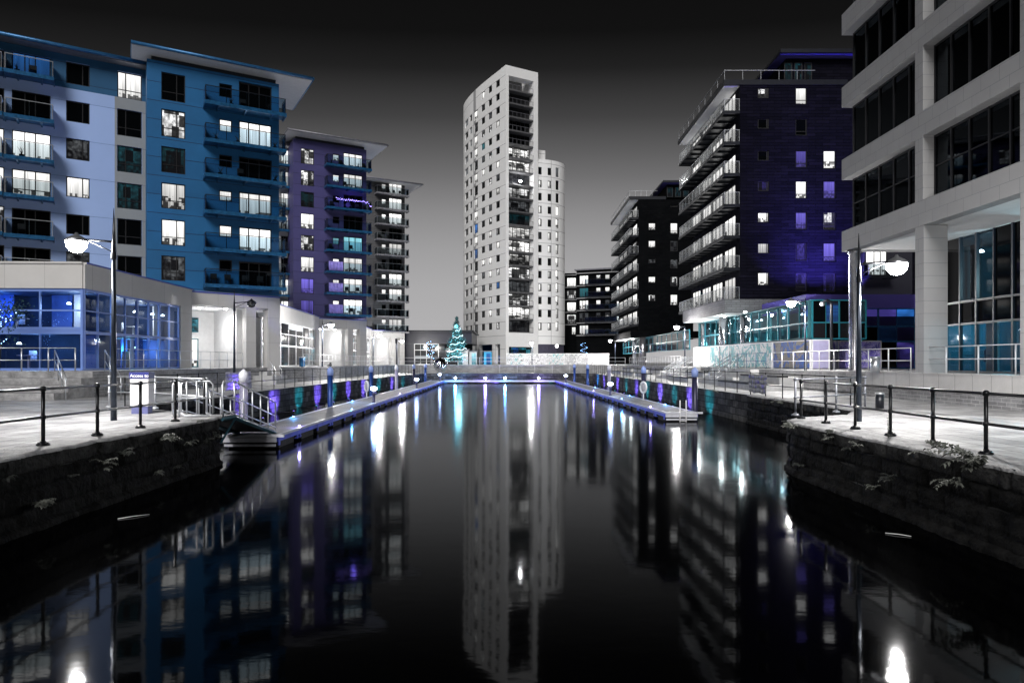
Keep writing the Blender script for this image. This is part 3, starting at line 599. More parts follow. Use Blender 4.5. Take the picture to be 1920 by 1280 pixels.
for d, c in ((35.5, 'p'), (40.5, 'p'), (45.2, 't'), (49.5, 'p'), (54, 't'), (58.8, 'p'), (64, 'p'), (70, 't'), (76, 'p'), (82, 't'), (89, 'p')):
    xw = -14.1 if d < 60 else -14.1 + (d - 60) / 36.5 * 1.7
    washer(xw, d, 1, 0, c, f"{'violet' if c == 'p' else 'teal'} wall light, {ordn[k]} along the dock wall behind the gangway pontoon"); k += 1
k = 0
for d, c in ((40.5, 't'), (44.8, 'p'), (49, 't'), (53.6, 'p'), (58.5, 't'), (63.5, 'p'), (69, 't'), (74.5, 'p'), (80, 't'), (85, 'p'), (91, 'b')):
    xw = 11.8 - (d - 23.2) * .0055 if d < 60 else 11.6 - (d - 60) / 36.5 * .2
    washer(xw, d, -1, 0, c, f"{'violet' if c == 'p' else 'teal'} wall light, {ordn[k]} along the dock wall behind the ladder pontoon"); k += 1
k = 0
for u, c in ((832, 'b'), (870, 'p'), (930, 'p'), (968, 'b'), (1030, 't')):
    washer(S(u, 96.5), 96.5, 0, -1, c, f"{dict(b='blue', p='violet', t='teal')[c]} wall light on the end wall, {ordn[k]} from the mirror ball", 1.3); k += 1
for k, (u, c) in enumerate(((854, 'b'), (910, 'p'), (947, 'b'), (1010, 'p'))):
    x = S(u, 95); r = thing('marker_light', f"brilliant {'violet' if c == 'p' else 'cyan'} marker light on the crossing pontoon, {ordn[k]} from the mirror ball", 'light', (x, 95, DZ), 'marker lights on the crossing pontoon')
    MB().lathe(x, 95, [(.07, DZ + .03), (.05, DZ + .1), (.05, DZ + .2)], 8).build('post', K_DARKM, r); MB().ball((x, 95, DZ + .34), .16).build('lens', mat('marker_white', (1, 1, 1), emit=(.9, .92, 1), estr=40), r)
    point('marker_glow', (x, 94.6, DZ + .5), 420, (.05, .35, 1) if c == 'b' else (.25, .17, 1), .15, r)

# ------------------------------------------------------------------ quay railings
def railing(name, label, path, spacing, h=1.1, r=.025, m=None, z=0, near=False, mids=(.5,), pr=.03, balls=True, grp=None, bars=0, cat='railing', posts=None):
    m = m or K_RAILK; pts = [Vector((*p[:2], p[2] if len(p) > 2 else z)) for p in path]
    root = thing(name, label, cat, pts[0], grp); L_ = sum((b - a).length for a, b in zip(pts, pts[1:]))
    def at(s):
        for a, b in zip(pts, pts[1:]):
            l = (b - a).length
            if s <= l + 1e-6: return a + (b - a) * (s / l)
            s -= l
        return pts[-1]
    pos = posts or [L_ * i / max(1, round(L_ / spacing)) for i in range(max(1, round(L_ / spacing)) + 1)]; seg = 10 if near else 6
    for s in pos:
        p = at(s); q = MB(); q.tube([p, p + Vector((0, 0, h))], pr, seg)
        if balls:
            for k in (1,) + tuple(mids): q.ball(p + Vector((0, 0, h * k)), pr * (1.75 if k == 1 else 1.6), 0, seg)
        if near: q.lathe(p.x, p.y, [(.12, p.z + .0), (.12, p.z + .035), (.07, p.z + .05), (.045, p.z + .09)], 10); [q.lathe(p.x + dx, p.y + dy, [(.02, p.z + .03), (.02, p.z + .06)], 6) for dx, dy in ((.09, 0), (-.09, 0), (0, .09), (0, -.09))]
        q.build('post', m, root)
    for k in (1,) + tuple(mids): q = MB(); q.tube([p + Vector((0, 0, h * k)) for p in pts], r, seg); q.build('rail', m, root)
    if bars:
        q = MB(); n = int(L_ / bars)
        for i in range(n): p = at(L_ * (i + .5) / n); q.tube([p + Vector((0, 0, .08)), p + Vector((0, 0, h))], r * .35, 4)
        q.build('infill_bars', m, root)
    return root
railing('quay_railing', 'heavy black ball-jointed railing along the near quay in front of the info post', [(-9.15, 4.6), (-9.15, 20.3)], 1.74, near=True, r=.028, pr=.036, z=.02)
railing('quay_railing', 'heavy black ball-jointed railing on the rounded quay by the stone office', [(8.3, 19.6), (8.35, 15.6), (8.4, 4.5)], 1.55, h=1.07, near=True, r=.028, pr=.036, z=.02)
railing('quay_railing', 'short pale railing turning from the gangway corner to the info post', [(-9.35, 20.9), (-12.3, 23.7), (-14.4, 24.4)], 1.9, near=True, m=K_GALV, r=.026, pr=.034, z=.02)
railing('quay_railing', 'pale railing closing the recess behind the rounded quay', [(8.55, 20.6), (10.4, 21.9), (12.1, 23.4)], 1.9, near=True, m=K_WORN, r=.026, pr=.034, z=.02)
railing('quay_railing', 'thin black railing along the dock behind the gangway pontoon', [(-14.4, 25.4), (-14.4, 60), (-12.75, 96.9)], 2.0, r=.02, pr=.024, z=0)
railing('quay_railing', 'thin black railing with blue glints along the dock behind the ladder pontoon', [(12.1, 24.4), (11.9, 60), (11.75, 96.9)], 2.0, r=.02, pr=.024, z=0)
M_WRAIL = mat('white_rail_metal', (.75, .75, .78), .4, .3)
railing('promenade_railing', 'white railing along the upper walkway at the head of the dock', [(-16.8, 101.3, 1.15), (16.8, 101.3, 1.15)], 2.4, r=.03, pr=.035, m=M_WRAIL, balls=False)
railing('promenade_railing', 'low white railing at the water edge at the head of the dock', [(-1.8, 99.6, 0), (11, 99.6, 0)], 2.6, r=.02, pr=.03, m=M_WRAIL, balls=False)
railing('terrace_railing', 'steel post railing at the top of the steps before the navy glazing', [(-32, 32.2, 1.2), (-20.6, 32.2, 1.2)], 1.25, m=K_STEEL, r=.022, pr=.03, balls=False, mids=(.48,))
railing('terrace_railing', 'thin steel railing on the terrace edge below the blue tower portico', [(-19.8, 34, 1.2), (-19.8, 50.2, 1.2)], 1.3, m=K_STEEL, r=.02, pr=.018, balls=False, mids=(.5,))
railing('terrace_railing', 'white railing before the porticos further along the apartment terrace', [(-17.4, 57, 1.2), (-17.4, 100, 1.2)], 1.3, m=M_WRAIL, r=.022, pr=.018, balls=False, mids=(.5,))
railing('terrace_railing', 'steel railing on the tiled plinth under the stone office', [(17.25, 29.0, 1.15), (17.25, 21.5, 1.15), (17.25, 14, 1.15)], 1.9, m=M_WRAIL, r=.024, pr=.028, balls=False, mids=(.55,))
railing('terrace_railing', 'white framed railing before the mural boards between lamp and round column', [(17.3, 45.5, 1.15), (17.3, 34.2, 1.15), (17.3, 29.6, 1.15)], 1.7, m=M_WRAIL, r=.024, pr=.028, balls=False, mids=(.5,))
railing('terrace_railing', 'thin rail on the terrace edge past the wide stairs', [(17.3, 58, 1.15), (17.3, 46.5, 1.15)], 1.8, m=K_BLUEM, r=.02, pr=.02, balls=False, mids=(.5,))
railing('terrace_railing', 'white barred railing on the far terrace beyond the second dark tower', [(17.3, 100.5, 1.15), (17.3, 70, 1.15)], 1.4, m=M_WRAIL, r=.022, pr=.02, balls=False, mids=(.5,))
# stair handrails
def handrail(label, a, b_, offs, m=M_WRAIL, n=3, name='stair_handrail'):
    r = thing(name, label, 'handrail', a)
    for j, (dx, dy) in enumerate(offs):
        A = Vector(a) + Vector((dx, dy, 0)); B = Vector(b_) + Vector((dx, dy, 0)); q = MB()
        q.tube([A, A + Vector((0, 0, 1.0)), B + Vector((0, 0, 1.0)), B], .028, 8); q.tube([A + Vector((0, 0, .5)), B + Vector((0, 0, .5))], .02, 6)
        for i in range(1, n): p = A + (B - A) * (i / n); q.tube([p, p + Vector((0, 0, 1.0))], .02, 6)
        q.build('rail', m, r)
    return r
handrail('pair of blue-grey handrails down the steps behind the info post', (-21.5, 32.1, 1.2), (-18.9, 28.9, 0), [(0, 0), (2.0, .6)], K_STEEL)
handrail('white handrails on the small stair inside the blue tower portico', (-19.3, 54.8, 1.2), (-17.6, 52.2, .0), [(0, 0), (.0, -1.3)])
handrail('wide white stair handrails beside the mural boards, several rows', (17.4, 66, 1.15), (14.6, 62, 0), [(0, 0), (0, 1.2), (0, 2.4), (0, 3.6)])
handrail('thin handrails on the stair below the overhanging dark tower', (17.2, 50.5, 1.15), (14.2, 47.5, 0), [(0, 0), (0, 1.6), (0, 3.2)], K_STEEL)
for d0, d1 in ((61.5, 66), (47, 53)):
    m = MB()
    for i in range(4): m.box(14.6 + i * .6, 17, d0, d1 + 3.4, i * .28 + (.001 if i == 0 else 0), (i + 1) * .28)
    m.build('steps', MATS['pale_step_stone'])['kind'] = 'structure'
# amphitheatre seating by the ladder side
M_SLAB = mat('black_timber_seat', (.008, .008, .01), .6, noise_amt=.5, noise_scale=4); k = 0
for row, (x0, zt) in enumerate(((13.9, .45), (15.4, .85))):
    for j, (d0, d1) in enumerate(((38.5, 46.3), (54, 60.8), (70.2, 77), (78.5, 86), (87.5, 95))):
        d0 += row * .8
        r = thing('seating_bench', f"{'lower' if row == 0 else 'upper'} long black-topped concrete bench, {ordn[j]} from the banner", 'bench', (x0, d0, 0), 'long benches stepped along the terrace')
        MB().box(x0, x0 + 1.4, d0, d1, 0, zt - .12).build('plinth', MATS['pale_step_stone'], r)
        MB().box(x0 - .12, x0 + .55, d0 + .1, d1 - .6, zt - .118, zt).build('seat', M_SLAB, r)
# ------------------------------------------------------------------ apartment terrace side
M_A = jointed('render_with_blue_light', (.33, .46, .78), (.07, .12, .3), 2.67, 6.7, 0, 0, .02, n_amt=.05, n_scale=.25)  # pale render; the blue light on it is put into its colour
M_ATOP = jointed('slate_blue_panels', (.012, .08, .18), (.004, .02, .05), 1.335, 6.7, 0, 0, .03, n_amt=.12, n_scale=.4)
M_AEND = jointed('grey_render_strip', (.26, .28, .30), (.1, .1, .12), 2.67, 6.7, n_amt=.08)
M_B = jointed('deep_blue_cladding', (.007, .105, .27), (.002, .012, .05), 1.335, 6.95, 0, 0, .035, n_amt=.14, n_scale=.35)
M_C = jointed('violet_tinted_cladding', (.06, .055, .17), (.015, .013, .05), 1.31, 7.2, 0, 0, .04, n_amt=.12, n_scale=.35)  # purple-grey cladding, purple light also tinted into its colour
M_D = jointed('grey_cladding', (.10, .10, .105), (.04, .04, .045), 1.28, 7.2, 0, 0, .05, n_amt=.12, n_scale=.35)
M_POD = jointed('podium_stone', (.50, .49, .48), (.30, .30, .30), 1.9, 1.2, 1.8, .5, .015, n_amt=.06, n_scale=.8)
M_PWHITE = mat('portico_white_render', (.78, .78, .78), .6, noise_amt=.08)
DIRX, DIRY = 1.744, 1.0

# A: pale block, blue light tinted into its render, set back beside the blue tower
plA = Plane(S(273, 50.3) - 1.744 * 7.2, 50.3 - 1.0 * 7.2, 1.6, 1.0); sR = plA.loc(273.5)[0]; s0 = plA.loc(-95)[0]
A = thing('apartment_building', 'pale rendered apartment block tinted for blue light with dark top storey beside the blue tower', 'building', plA.pt(sR, 0, 0))
c1 = rows_to(plA, 22, 95, [(103, 148), (173.6, 228), (248, 303), (320, 372), (392.6, 445), (464, 517)], 58)
c0 = rows_to(plA, -62, 8, [(88, 133), (160, 214), (236, 291), (309, 362), (383, 436), (457, 510)], -27)
c2 = rows_to(plA, 124, 168, [(118.8, 159.5), (191, 230), (261, 300), (332.5, 370.5), (402.5, 440), (472, 510)])
c3 = rows_to(plA, 220, 266, [(137, 186), (207, 256.5), (275, 324), (344, 392), (411, 459), (480, 528)])
ztop = plA.loc(273, 131)[1]; zone = plA.loc(215, 181)[1]
wall_mesh(plA, s0, sR, 1.2, ztop, c0 + c1 + c2 + c3, [M_A, M_ATOP], A, 12, zone=zone)
m = MB(); a = plA.loc(215)[0]
cuts = sorted({6.6, zone - .05, *[q for o in c3 for q in (o[2], o[3]) if q < zone]})
for i in range(len(cuts) - 1):
    mid = (cuts[i] + cuts[i + 1]) / 2
    if any(o[2] < mid < o[3] for o in c3): plA.box(m, a, c3[0][0] - .02, .003, .02, cuts[i], cuts[i + 1]); plA.box(m, c3[0][1] + .02, sR, .003, .02, cuts[i], cuts[i + 1])
    else: plA.box(m, a, sR, .003, .02, cuts[i], cuts[i + 1])
m.build('wall_strip', M_AEND, A)
for o, s in zip(c1, 'bdwWdd'): window(plA, *o, A, PANES[s], ((.33, .6), (.30,) if s == 'W' else ()), rec=.1)
for o, s in zip(c0, 'ddwwhd'): window(plA, *o, A, PANES[s], ((.33, .66), ()), rec=.1)
for o, s in zip(c2, 'ddfwdf'): window(plA, *o, A, PANES[s], ((.70,), ()))
for o, s in zip(c3, 'wdTTdd'): window(plA, *o, A, PANES[s], ((.34,), (.32,)))
bl = plA.loc(-70)[0]; br = plA.loc(101)[0]; bm_ = plA.loc(10)[0]
for o in c1:
    balcony(plA, bm_ + .05, br, o[2] - .06, A, 1.25, 1.05, K_GLC, rail=K_STEEL)
    if random.random() < .7: balcony_stuff(plA, bm_ + .1, br - .3, o[2] - .06, A)
for o in c0: balcony(plA, bl, bm_ - .1, o[2] - .06, A, 1.25, 1.05, K_GLC, rail=K_STEEL)
roof_slab(plA, s0, sR + .6, -13, 1.0, ztop + .02, A, K_ROOFB, K_ROOFG, .32)

def tower(name, label, x, y, width, zb, zt, wallm, cols, doorcol, balc, roofz, front, right, edge, seed, glassm, depth=11, stuff=.6, rail=None, bdeck=None, left_over=1.0):
    """one of the stepped towers: facade ends at its near-dock corner (x, y)"""
    rnd = random.Random(seed); pl = Plane(x, y, DIRX, DIRY); pl.o = Vector(pl.pt(-width, 0, 0)[:2])
    T = thing(name, label, 'building', (x, y, 0)); ops = []
    cw = []
    for u0, u1, rows, st, bars in cols: r_ = rows_to(pl, u0, u1, rows); ops += r_; cw.append((r_, st, bars))
    u0, u1, rows, st = doorcol; dr = rows_to(pl, u0, u1, rows); ops += dr
    wall_mesh(pl, 0, width, zb, zt, ops, [wallm], T, depth)
    for r_, st, bars in cw:
        for o, s in zip(r_, st): window(pl, *o, T, PANES[s], bars)
    for o, s in zip(dr, st):
        rev = MB(); a, b, c, d = o
        window(pl, a, b, c, d - .02, T, PANES[s], ((.30, .62), ()), rec=.14, fr=.09)
    bu0, bu1, floors = balc; ba = pl.loc(bu0)[0] + .2; bb = width + .25
    for zf in floors(dr):
        balcony(pl, ba, bb, zf, T, 1.3, 1.1, glassm, bdeck, rail)
        if rnd.random() < stuff: balcony_stuff(pl, ba, bb, zf, T)
    roof_slab(pl, -left_over, width + right, -6.2, front, roofz, T, edge)
    m = MB(); pl.box(m, .3, width - .2, -depth + 1, -.25, zt + .002, roofz - .07); m.build('clerestory', K_DARKM, T)
    return T, pl, dr
fl = lambda dr: [o[2] - .05 for o in dr]
TB, plB, drB = tower('apartment_building', 'deep blue clad apartment tower with wide overhanging roof and glass balconies', -18.09, 53, 9.05, 6.72, 23.17, M_B,
  [(302.5, 347.5, [(138.4, 190), (207, 258), (276.5, 325), (344, 392), (412, 460), (480, 526)], 'dhTWWf', ((.64,), (.32,))),
   (411, 435, [(158, 182.7), (224, 247), (291, 313.6), (357.5, 377), (422.4, 444), (487, 509)], 'dwdwwd', ((), ()))],
  (448, 509.5, [(158, 214), (230, 281), (297, 343), (362, 408), (427, 475), (491.5, 539)], 'fwTwwT'), (376, 527, fl), 23.6, 1.1, 2.35, K_ROOFB, 3, K_GLB)
TC, plC, drC = tower('apartment_building', 'violet grey apartment tower with string lights on one balcony, second in the row', -18.35, 86, 8.95, 7.1, 28.3, M_C,
  [(564, 588.8, [(279 + 40.5 * i, 308 + 40.3 * i) for i in range(8)], 'hhTwhwpp', ((.64,), (.3,))), (624, 636.5, [(288.7 + 39.2 * i, 301.5 + 39.2 * i) for i in range(8)], 'wwddcwww', ((), ()))],
  (644, 680, [(288 + 39.0 * i, 317.5 + 39.0 * i) for i in range(8)], 'hfPdcfhw'), (605, 692, fl), 28.75, 1.5, 2.3, K_ROOFG, 5, K_GLB, stuff=.8)
TD, plD, drD = tower('apartment_building', 'grey apartment tower with ten balconies, third and last in the row', -18.3, 116.5, 9.2, 7.1, 31.3, M_D,
  [(715.7, 724, [(345 + 28.2 * i, 354.5 + 28.2 * i) for i in range(10)], 'wwwdwdwwdw', ((), ()))],
  (729.5, 754, [(343.5 + 28.3 * i, 367 + 28.3 * i) for i in range(10)], 'dwwdhfwhhw'), (700, 764, fl), 31.7, 1.8, 2.6, K_ROOFG, 8, K_GLC, stuff=.9, rail=K_STEEL, bdeck=mat('pale_balcony_deck', (.2, .2, .22), .5, noise_amt=.4, noise_scale=3))
# string lights on tower C third balcony
o = drC[2]; m = MB(); rr = random.Random(2)
a = plC.loc(625)[0]; b_ = 8.95 + .2; pts = [plC.pt(a + (b_ - a) * i / 46, 1.36, o[2] + 1.02 - .10 * abs(math.sin(i * .61)) - .07 * math.sin(i * 2.3) - .5 * max(0, (i - 40) / 6)) for i in range(47)]
m.tube(pts, .012, 4)
r = thing('string_lights', 'violet string lights draped along the third balcony down of the violet tower', 'string lights', pts[0]); m.build('cable', K_DARKM, r)
m = MB(); [m.ball(Vector(p) + Vector((0, 0, rr.uniform(-.06, .06))), rr.uniform(.02, .045), 0, 6) for p in pts]; m.build('bulbs', mat('violet_bulbs', (.5, .4, 1), emit=(.32, .24, 1), estr=6), r); r.children[-1] if r.children else None
point('string_glow', Vector(plC.pt(7, 1.0, o[2] + 1.0)), 60, (.25, .15, 1), .3, r)
# drying sheets on C's lower balconies
for i, (zi, lab) in enumerate(((5, 'violet-lit sheet hung on the sixth balcony down of the violet tower'), (6, 'violet-lit sheet hung on the seventh balcony down of the violet tower'), (7, 'violet-lit sheet hung on the lowest balcony of the violet tower'))):
    o = drC[zi]; m = MB(); a = plC.loc(611)[0]; n = 14
    for k in range(n):
        x0 = a + 1.7 * k / n; x1 = a + 1.7 * (k + 1) / n; w0_ = 1.42 + .05 * math.sin(k * 1.9); w1_ = 1.42 + .05 * math.sin((k + 1) * 1.9)
        m.face([plC.pt(x0, w0_, o[2] + .05), plC.pt(x1, w1_, o[2] + .05), plC.pt(x1, w1_ - .03, o[2] + 1.12), plC.pt(x0, w0_ - .03, o[2] + 1.12)], 0, True)
    ob = m.build('hung_sheet', mat('violet_lit_cloth', (.35, .3, .85), .8, noise_amt=.3, noise_scale=3)); sol = ob.modifiers.new('thick', 'SOLIDIFY'); sol.thickness = .02; tag(ob, lab, 'cloth')  # violet light on the sheets is put into their cloth colour

# wings seen edge-on between the towers (lit balcony doors)
def wing(label, x, y, w, zt, u0, u1, rows, st, wm, offu):
    pl = Plane(x, y, DIRX, DIRY); pl.o = Vector(pl.pt(-w, 0, 0)[:2]); T = thing('apartment_building', label, 'building', (x, y, 0)); rr_ = rows_to(pl, u0, u1, rows)
    wall_mesh(pl, 0, w, 1.2, zt, rr_, [wm], T, 10)
    for o, s in zip(rr_, st):
        window(pl, *o, T, PANES[s], ((.35,), ())); balcony(pl, o[0] - .9, o[1] + .75, o[2] - .04, T, .9, 1.1, K_GLC, rail=K_DARKM, gl=True)
    roof_slab(pl, 0, w, -9, .9, zt + .02, T, K_ROOFG); return T
wing('narrow pale wing with stacked lit balcony doors between the blue and violet towers', S(548, 84.4), 84.4, 9, 28.0, 527, 541, [(281 + 40.4 * i, 311 + 40.4 * i) for i in range(8)], 'wwwhddww', mat('pale_wing_render', (.42, .42, .43), .6, noise_amt=.1), 0)
wing('sliver of dark wing with small windows between the violet and grey towers', S(697, 114.6), 114.6, 8, 31.0, 686, 691, [(341 + 28.3 * i, 362 + 28.3 * i) for i in range(10)], 'fdfddwdfdw', M_D, 0)

# podiums with glazed shops and white porticos
GT = [P_SHOP, P_SHOP, P_SHOPT, P_DARK, P_SHOPW]
def podium(label, fx0, fy0, fx1, fy1, px, py, zb, zt, cols, seed, first, fmat, panes, ledge, room=False):
    T = thing('shop_podium', label, 'building', (fx1, fy1, 0)); pl = Plane(fx0, fy0, fx1 - fx0, fy1 - fy0); Lw = math.hypot(fx1 - fx0, fy1 - fy0)
    m = MB(); pl.box(m, 0, Lw, -.4, .06, zb + 4.25, zt); pl.box(m, Lw - 1.75, Lw, -.39, .05, zb, zb + 4.248); pl.box(m, 0, Lw, -6, -.41, zt - .3, zt - .002)
    pl.box(m, 0, Lw, -.2, .14, zt, zt + .1); m.build('parapet', M_POD, T)
    glazing(pl, .05, Lw - 1.78, zb + .02, zb + 4.2, cols, (0, .5, .53, .78, 1) if 0 else (0, .47, .74, 1), fmat, panes, T, .16, seed, -.1, thin=(2,))
    if room: interior(pl, 4.2, Lw - 1.9, zb + .02, zb + 4.2, 4.0, 31, T, [(.7, .72, .75), (.05, .3, .38), (.02, .1, .4), (.35, .36, .4), (.01, .01, .015)], [(.25, .5, 1), (.9, .95, 1), (.15, .8, 1), (.9, .95, 1)], 130, 5, mid=zb + 2.0, ends=(False, True))
    # portico under the tower, from the podium end to the tower's corner
    q = Plane(fx1, fy1, px - fx1, py - fy1); Lq = math.hypot(px - fx1, py - fy1); zs = zb + 4.5
    m = MB(); q.box(m, .0, Lq, -6.5, .0, zs, zt - .002); m.build('lintel', M_POD, T)
    m = MB(); q.box(m, .05, Lq - .05, -6.4, -.55, zs - .06, zs - .004); m.build('ceiling', M_PWHITE, T)
    m = MB(); q.box(m, Lq * .60, Lq * .60 + .75, -.75, -.02, zb - .01, zs - .004); q.box(m, Lq - .95, Lq, -.85, -.0, -.0, zs - .004); m.build('column', M_POD, T)
    m = MB(); q.box(m, .0, Lq * .55, -5.6, -5.3, zb, zs - .07); q.box(m, Lq * .55, Lq * .62, -5.6, -1.0, zb, zs - .07); m.build('back_wall', M_PWHITE, T)
    # entrance: door frame and fan window standing in front of the white wall
    e = window(q, .45, 2.35, zb + .02, zb + 2.25, T, PANES['W'], ((.62,), ()), rec=5.1, fr=.08, name='door', fmat=K_TEALFR)
    window(q, .45, 2.35, zb + 2.75, zb + 3.9, T, P_SHOPT, ((.6,), (.4,)), rec=5.1, fr=.05, fmat=K_TEALFR)
    glazing(q, Lq * .64, Lq - .4, zb + .02, zs - .1, 3, (0, .45, .75, 1), K_TEALFR, [P_SHOPW, P_SHOPT, P_DARK], T, .08, seed + 1, -4.6)
    for i, (fa, fw) in enumerate(((.18, -1.8), (.45, -1.4), (.83, -2.2))):
        p = q.pt(Lq * fa, fw, zs - .12); MB().lathe(p[0], p[1], [(.10, zs - .14), (.13, zs - .1), (.10, zs - .062)], 10).build('downlight', mat('downlight_glow', (1, 1, 1), emit=(1, .98, .95), estr=20), T)
        point('downlight_beam', (p[0], p[1], zs - .25), 150, (1, .98, .96), .1, T, spot=150, direction=(0, 0, -1))
    p = q.pt(Lq * .3, -2.6, zs - 1.6); point('portico_fill', p, 160, (1, .98, .97), .25, T)
    m = MB(); pl.box(m, 0, Lw, .15, .17, zt + .02, zt + .10); q.box(m, 0, Lq, .01, .03, zt - .12, zt - .02); m.build('edge_strip', mat('blue_edge_strip', (.05, .08, .4), .4, .2), T)
    return T
podium('curved glazed shop podium with navy glass bays and white portico below the blue tower', -22.2, 35.4, -22.7, 48.3, -18.0, 52.95, 1.2, 6.7, 8, 1, True, K_BLUEFR, [K_GLS], 0, room=True)
podium('second glazed shop podium with white portico below the violet tower', -21.2, 58, -23.0, 81.2, -18.3, 85.9, 1.2, 6.9, 7, 5, False, M_WRAIL, [P_SHOPW, P_SHOPT, P_DARK, P_SHOPW], 0)
podium('third shop podium with white portico below the grey tower', -21.5, 92, -23.0, 111.5, -18.3, 116.4, 1.2, 6.9, 6, 9, False, M_WRAIL, [P_SHOPW, P_SHOPT, P_SHOPW], 0)
# flat-fronted part of the first podium, facing the camera
T = thing('shop_podium', 'flat navy glazed shop front with stone parapet at the picture edge, tree glimpsed inside', 'building', (-30, 34.7, 0)); T['label'] = 'flat navy glazed shop front with stone parapet above the wide steps'
plF = Plane(-44, 34.6, 21.75, .8); Lf = math.hypot(21.75, .8); m = MB(); plF.box(m, 0, Lf, -5, .06, 5.45, 6.72); plF.box(m, 0, Lf, -.2, .14, 6.72, 6.82); m.build('parapet', M_POD, T)
glazing(plF, 0, Lf - .05, 1.22, 5.4, 10, (0, .47, .51, .74, 1), K_BLUEFR, [K_GLS], T, .2, 4, -.1, thin=(3,))
interior(plF, 9, Lf - .3, 1.25, 5.4, 3.6, 44, T, [(.05, .12, .5), (.02, .2, .35), (.5, .5, .6), (.01, .02, .06), (.3, .3, .5)], [(.12, .35, 1), (.3, .6, 1), (.6, .8, 1)], 95, 6, mid=3.25, ends=(True, False))
# fairy lights inside: strings of blue points on the glass
r = thing('fairy_lights', 'blue-white fairy lights wound on a small tree before the navy glazing', 'string lights', (-24.6, 33.6, 1.2)); m = MB(); rr = random.Random(4); mt = MB()
mt.tube([(-25.2, 33.5, 1.2), (-25.1, 33.5, 2.4), (-25.3, 33.5, 3.6)], .06, 6, r1=.03); lv = MB()
for i in range(16):
    a = rr.uniform(0, 6.28); z = rr.uniform(2.2, 3.5); e = Vector((-25.2 + math.cos(a) * rr.uniform(.5, 1.1), 33.5 + math.sin(a) * .5, z + rr.uniform(.3, 1.2))); mt.tube([(-25.2, 33.5, z), e], .02, 4, r1=.006)
    for k in range(46):
        c = e + Vector((rr.gauss(0, .32), rr.gauss(0, .25), rr.gauss(0, .3))); d1 = Vector((rr.uniform(-1, 1), rr.uniform(-1, 1), rr.uniform(-1, 1))).normalized() * .07; d2 = Vector((rr.uniform(-1, 1), rr.uniform(-1, 1), rr.uniform(-1, 1))).normalized() * .05
        lv.face([c - d1, c - d2, c + d1, c + d2])
    for k in range(5): m.ball(Vector((-25.2, 33.4, z)).lerp(e, k / 4) + Vector((0, -.06, 0)), .022, 0, 5)
mt.build('trunk', K_FRAME, r); lv.build('crown', mat('dark_leaf', (.02, .07, .08), .6, noise_amt=.5, noise_scale=5), r); m.build('bulbs', mat('blue_bulbs', (.4, .6, 1), emit=(.25, .5, 1), estr=9), r)
r.name = 'potted_tree'; r['label'] = 'leafy tree wound with blue fairy lights before the navy shop glazing'; r['category'] = 'tree'

# ------------------------------------------------------------------ low dark hall, white tower, mid block
T = thing('pavilion', 'low flat-roofed dark hall with glass entrance between grey tower and white tower', 'building', (-17, 125, 0))
m = MB(); m.box(-21, -7.2, 122, 140, 4.9, 7.0); m.box(-20.8, -17.6, 122.4, 139, 1.2, 4.9); m.build('wall', mat('black_panel', (.008, .01, .03), .35, noise_amt=.3), T)
m = MB(); m.box(-21.5, -6.8, 121.3, 141, 7.0, 7.25); m.build('roof', K_DARKM, T)
plp = Plane(-17.5, 122.6, 1, 0); glazing(plp, 0, 4.3, 1.2, 4.85, 4, (0, .7, 1), M_WRAIL, [P_SHOPW, P_SHOPT, P_FAINT], T, .12, 2)
glazing(plp, 4.4, 10.4, 1.2, 4.85, 6, (0, .7, 1), K_DARKM, [P_FAINT, P_DARK, P_DARK], T, .08, 2)
class Curve:
    """quadratic curve wall, same interface as Plane"""
    def __init__(s, p0, p1, p2, N=80):
        s.P = []
        for i in range(N + 1):
            q = i / N; s.P.append(Vector(p0) * (1 - q) ** 2 + Vector(p1) * 2 * q * (1 - q) + Vector(p2) * q * q)
        s.A = [0]
        for a, b in zip(s.P, s.P[1:]): s.A.append(s.A[-1] + (b - a).length)
        s.len = s.A[-1]
    def _at(s, a):
        a = min(max(a, 0), s.len)
        for i in range(len(s.A) - 1):
            if a <= s.A[i + 1] or i == len(s.A) - 2:
                k = (a - s.A[i]) / (s.A[i + 1] - s.A[i]); j0 = max(i - 1, 0); j1 = min(i + 2, len(s.P) - 1); t_ = (s.P[j1] - s.P[j0]).normalized(); return s.P[i].lerp(s.P[i + 1], k), t_
    def pt(s, a, w, z): p, t_ = s._at(a); return (p.x + t_.y * w, p.y - t_.x * w, z)
    def loc(s, u, v=VH):
        lo, hi = 0, s.len; f = lambda a: UC + F * s._at(a)[0].x / s._at(a)[0].y - u
        for _ in range(40):
            mid = (lo + hi) / 2
            if f(mid) < 0: lo = mid
            else: hi = mid
        p = s._at(lo)[0]; return lo, Zv(v, p.y)
    box = Plane.box
M_E = jointed('white_tower_panels', (.86, .86, .86), (.36, .36, .37), 2.69, 1.4, 5.2, .5, .09, n_amt=.04, n_scale=.15, rough=.55)
M_EW = mat('white_tower_frame', (.84, .84, .84), .5, noise_amt=.05)
E = thing('tower', 'tall white curved high-rise with a column of lit balconies down its corner', 'tower', (-1.26, 134, 0))
cvL = Curve((-11.1, 156), (-10.65, 149.65), (-1.26, 134)); cvR = Curve((5.1, 137.9), (9.9, 138.9), (11.0, 142.3))
ST = 2.69; zt0 = 9.57; ops = []; spec = []; rr = random.Random(11)
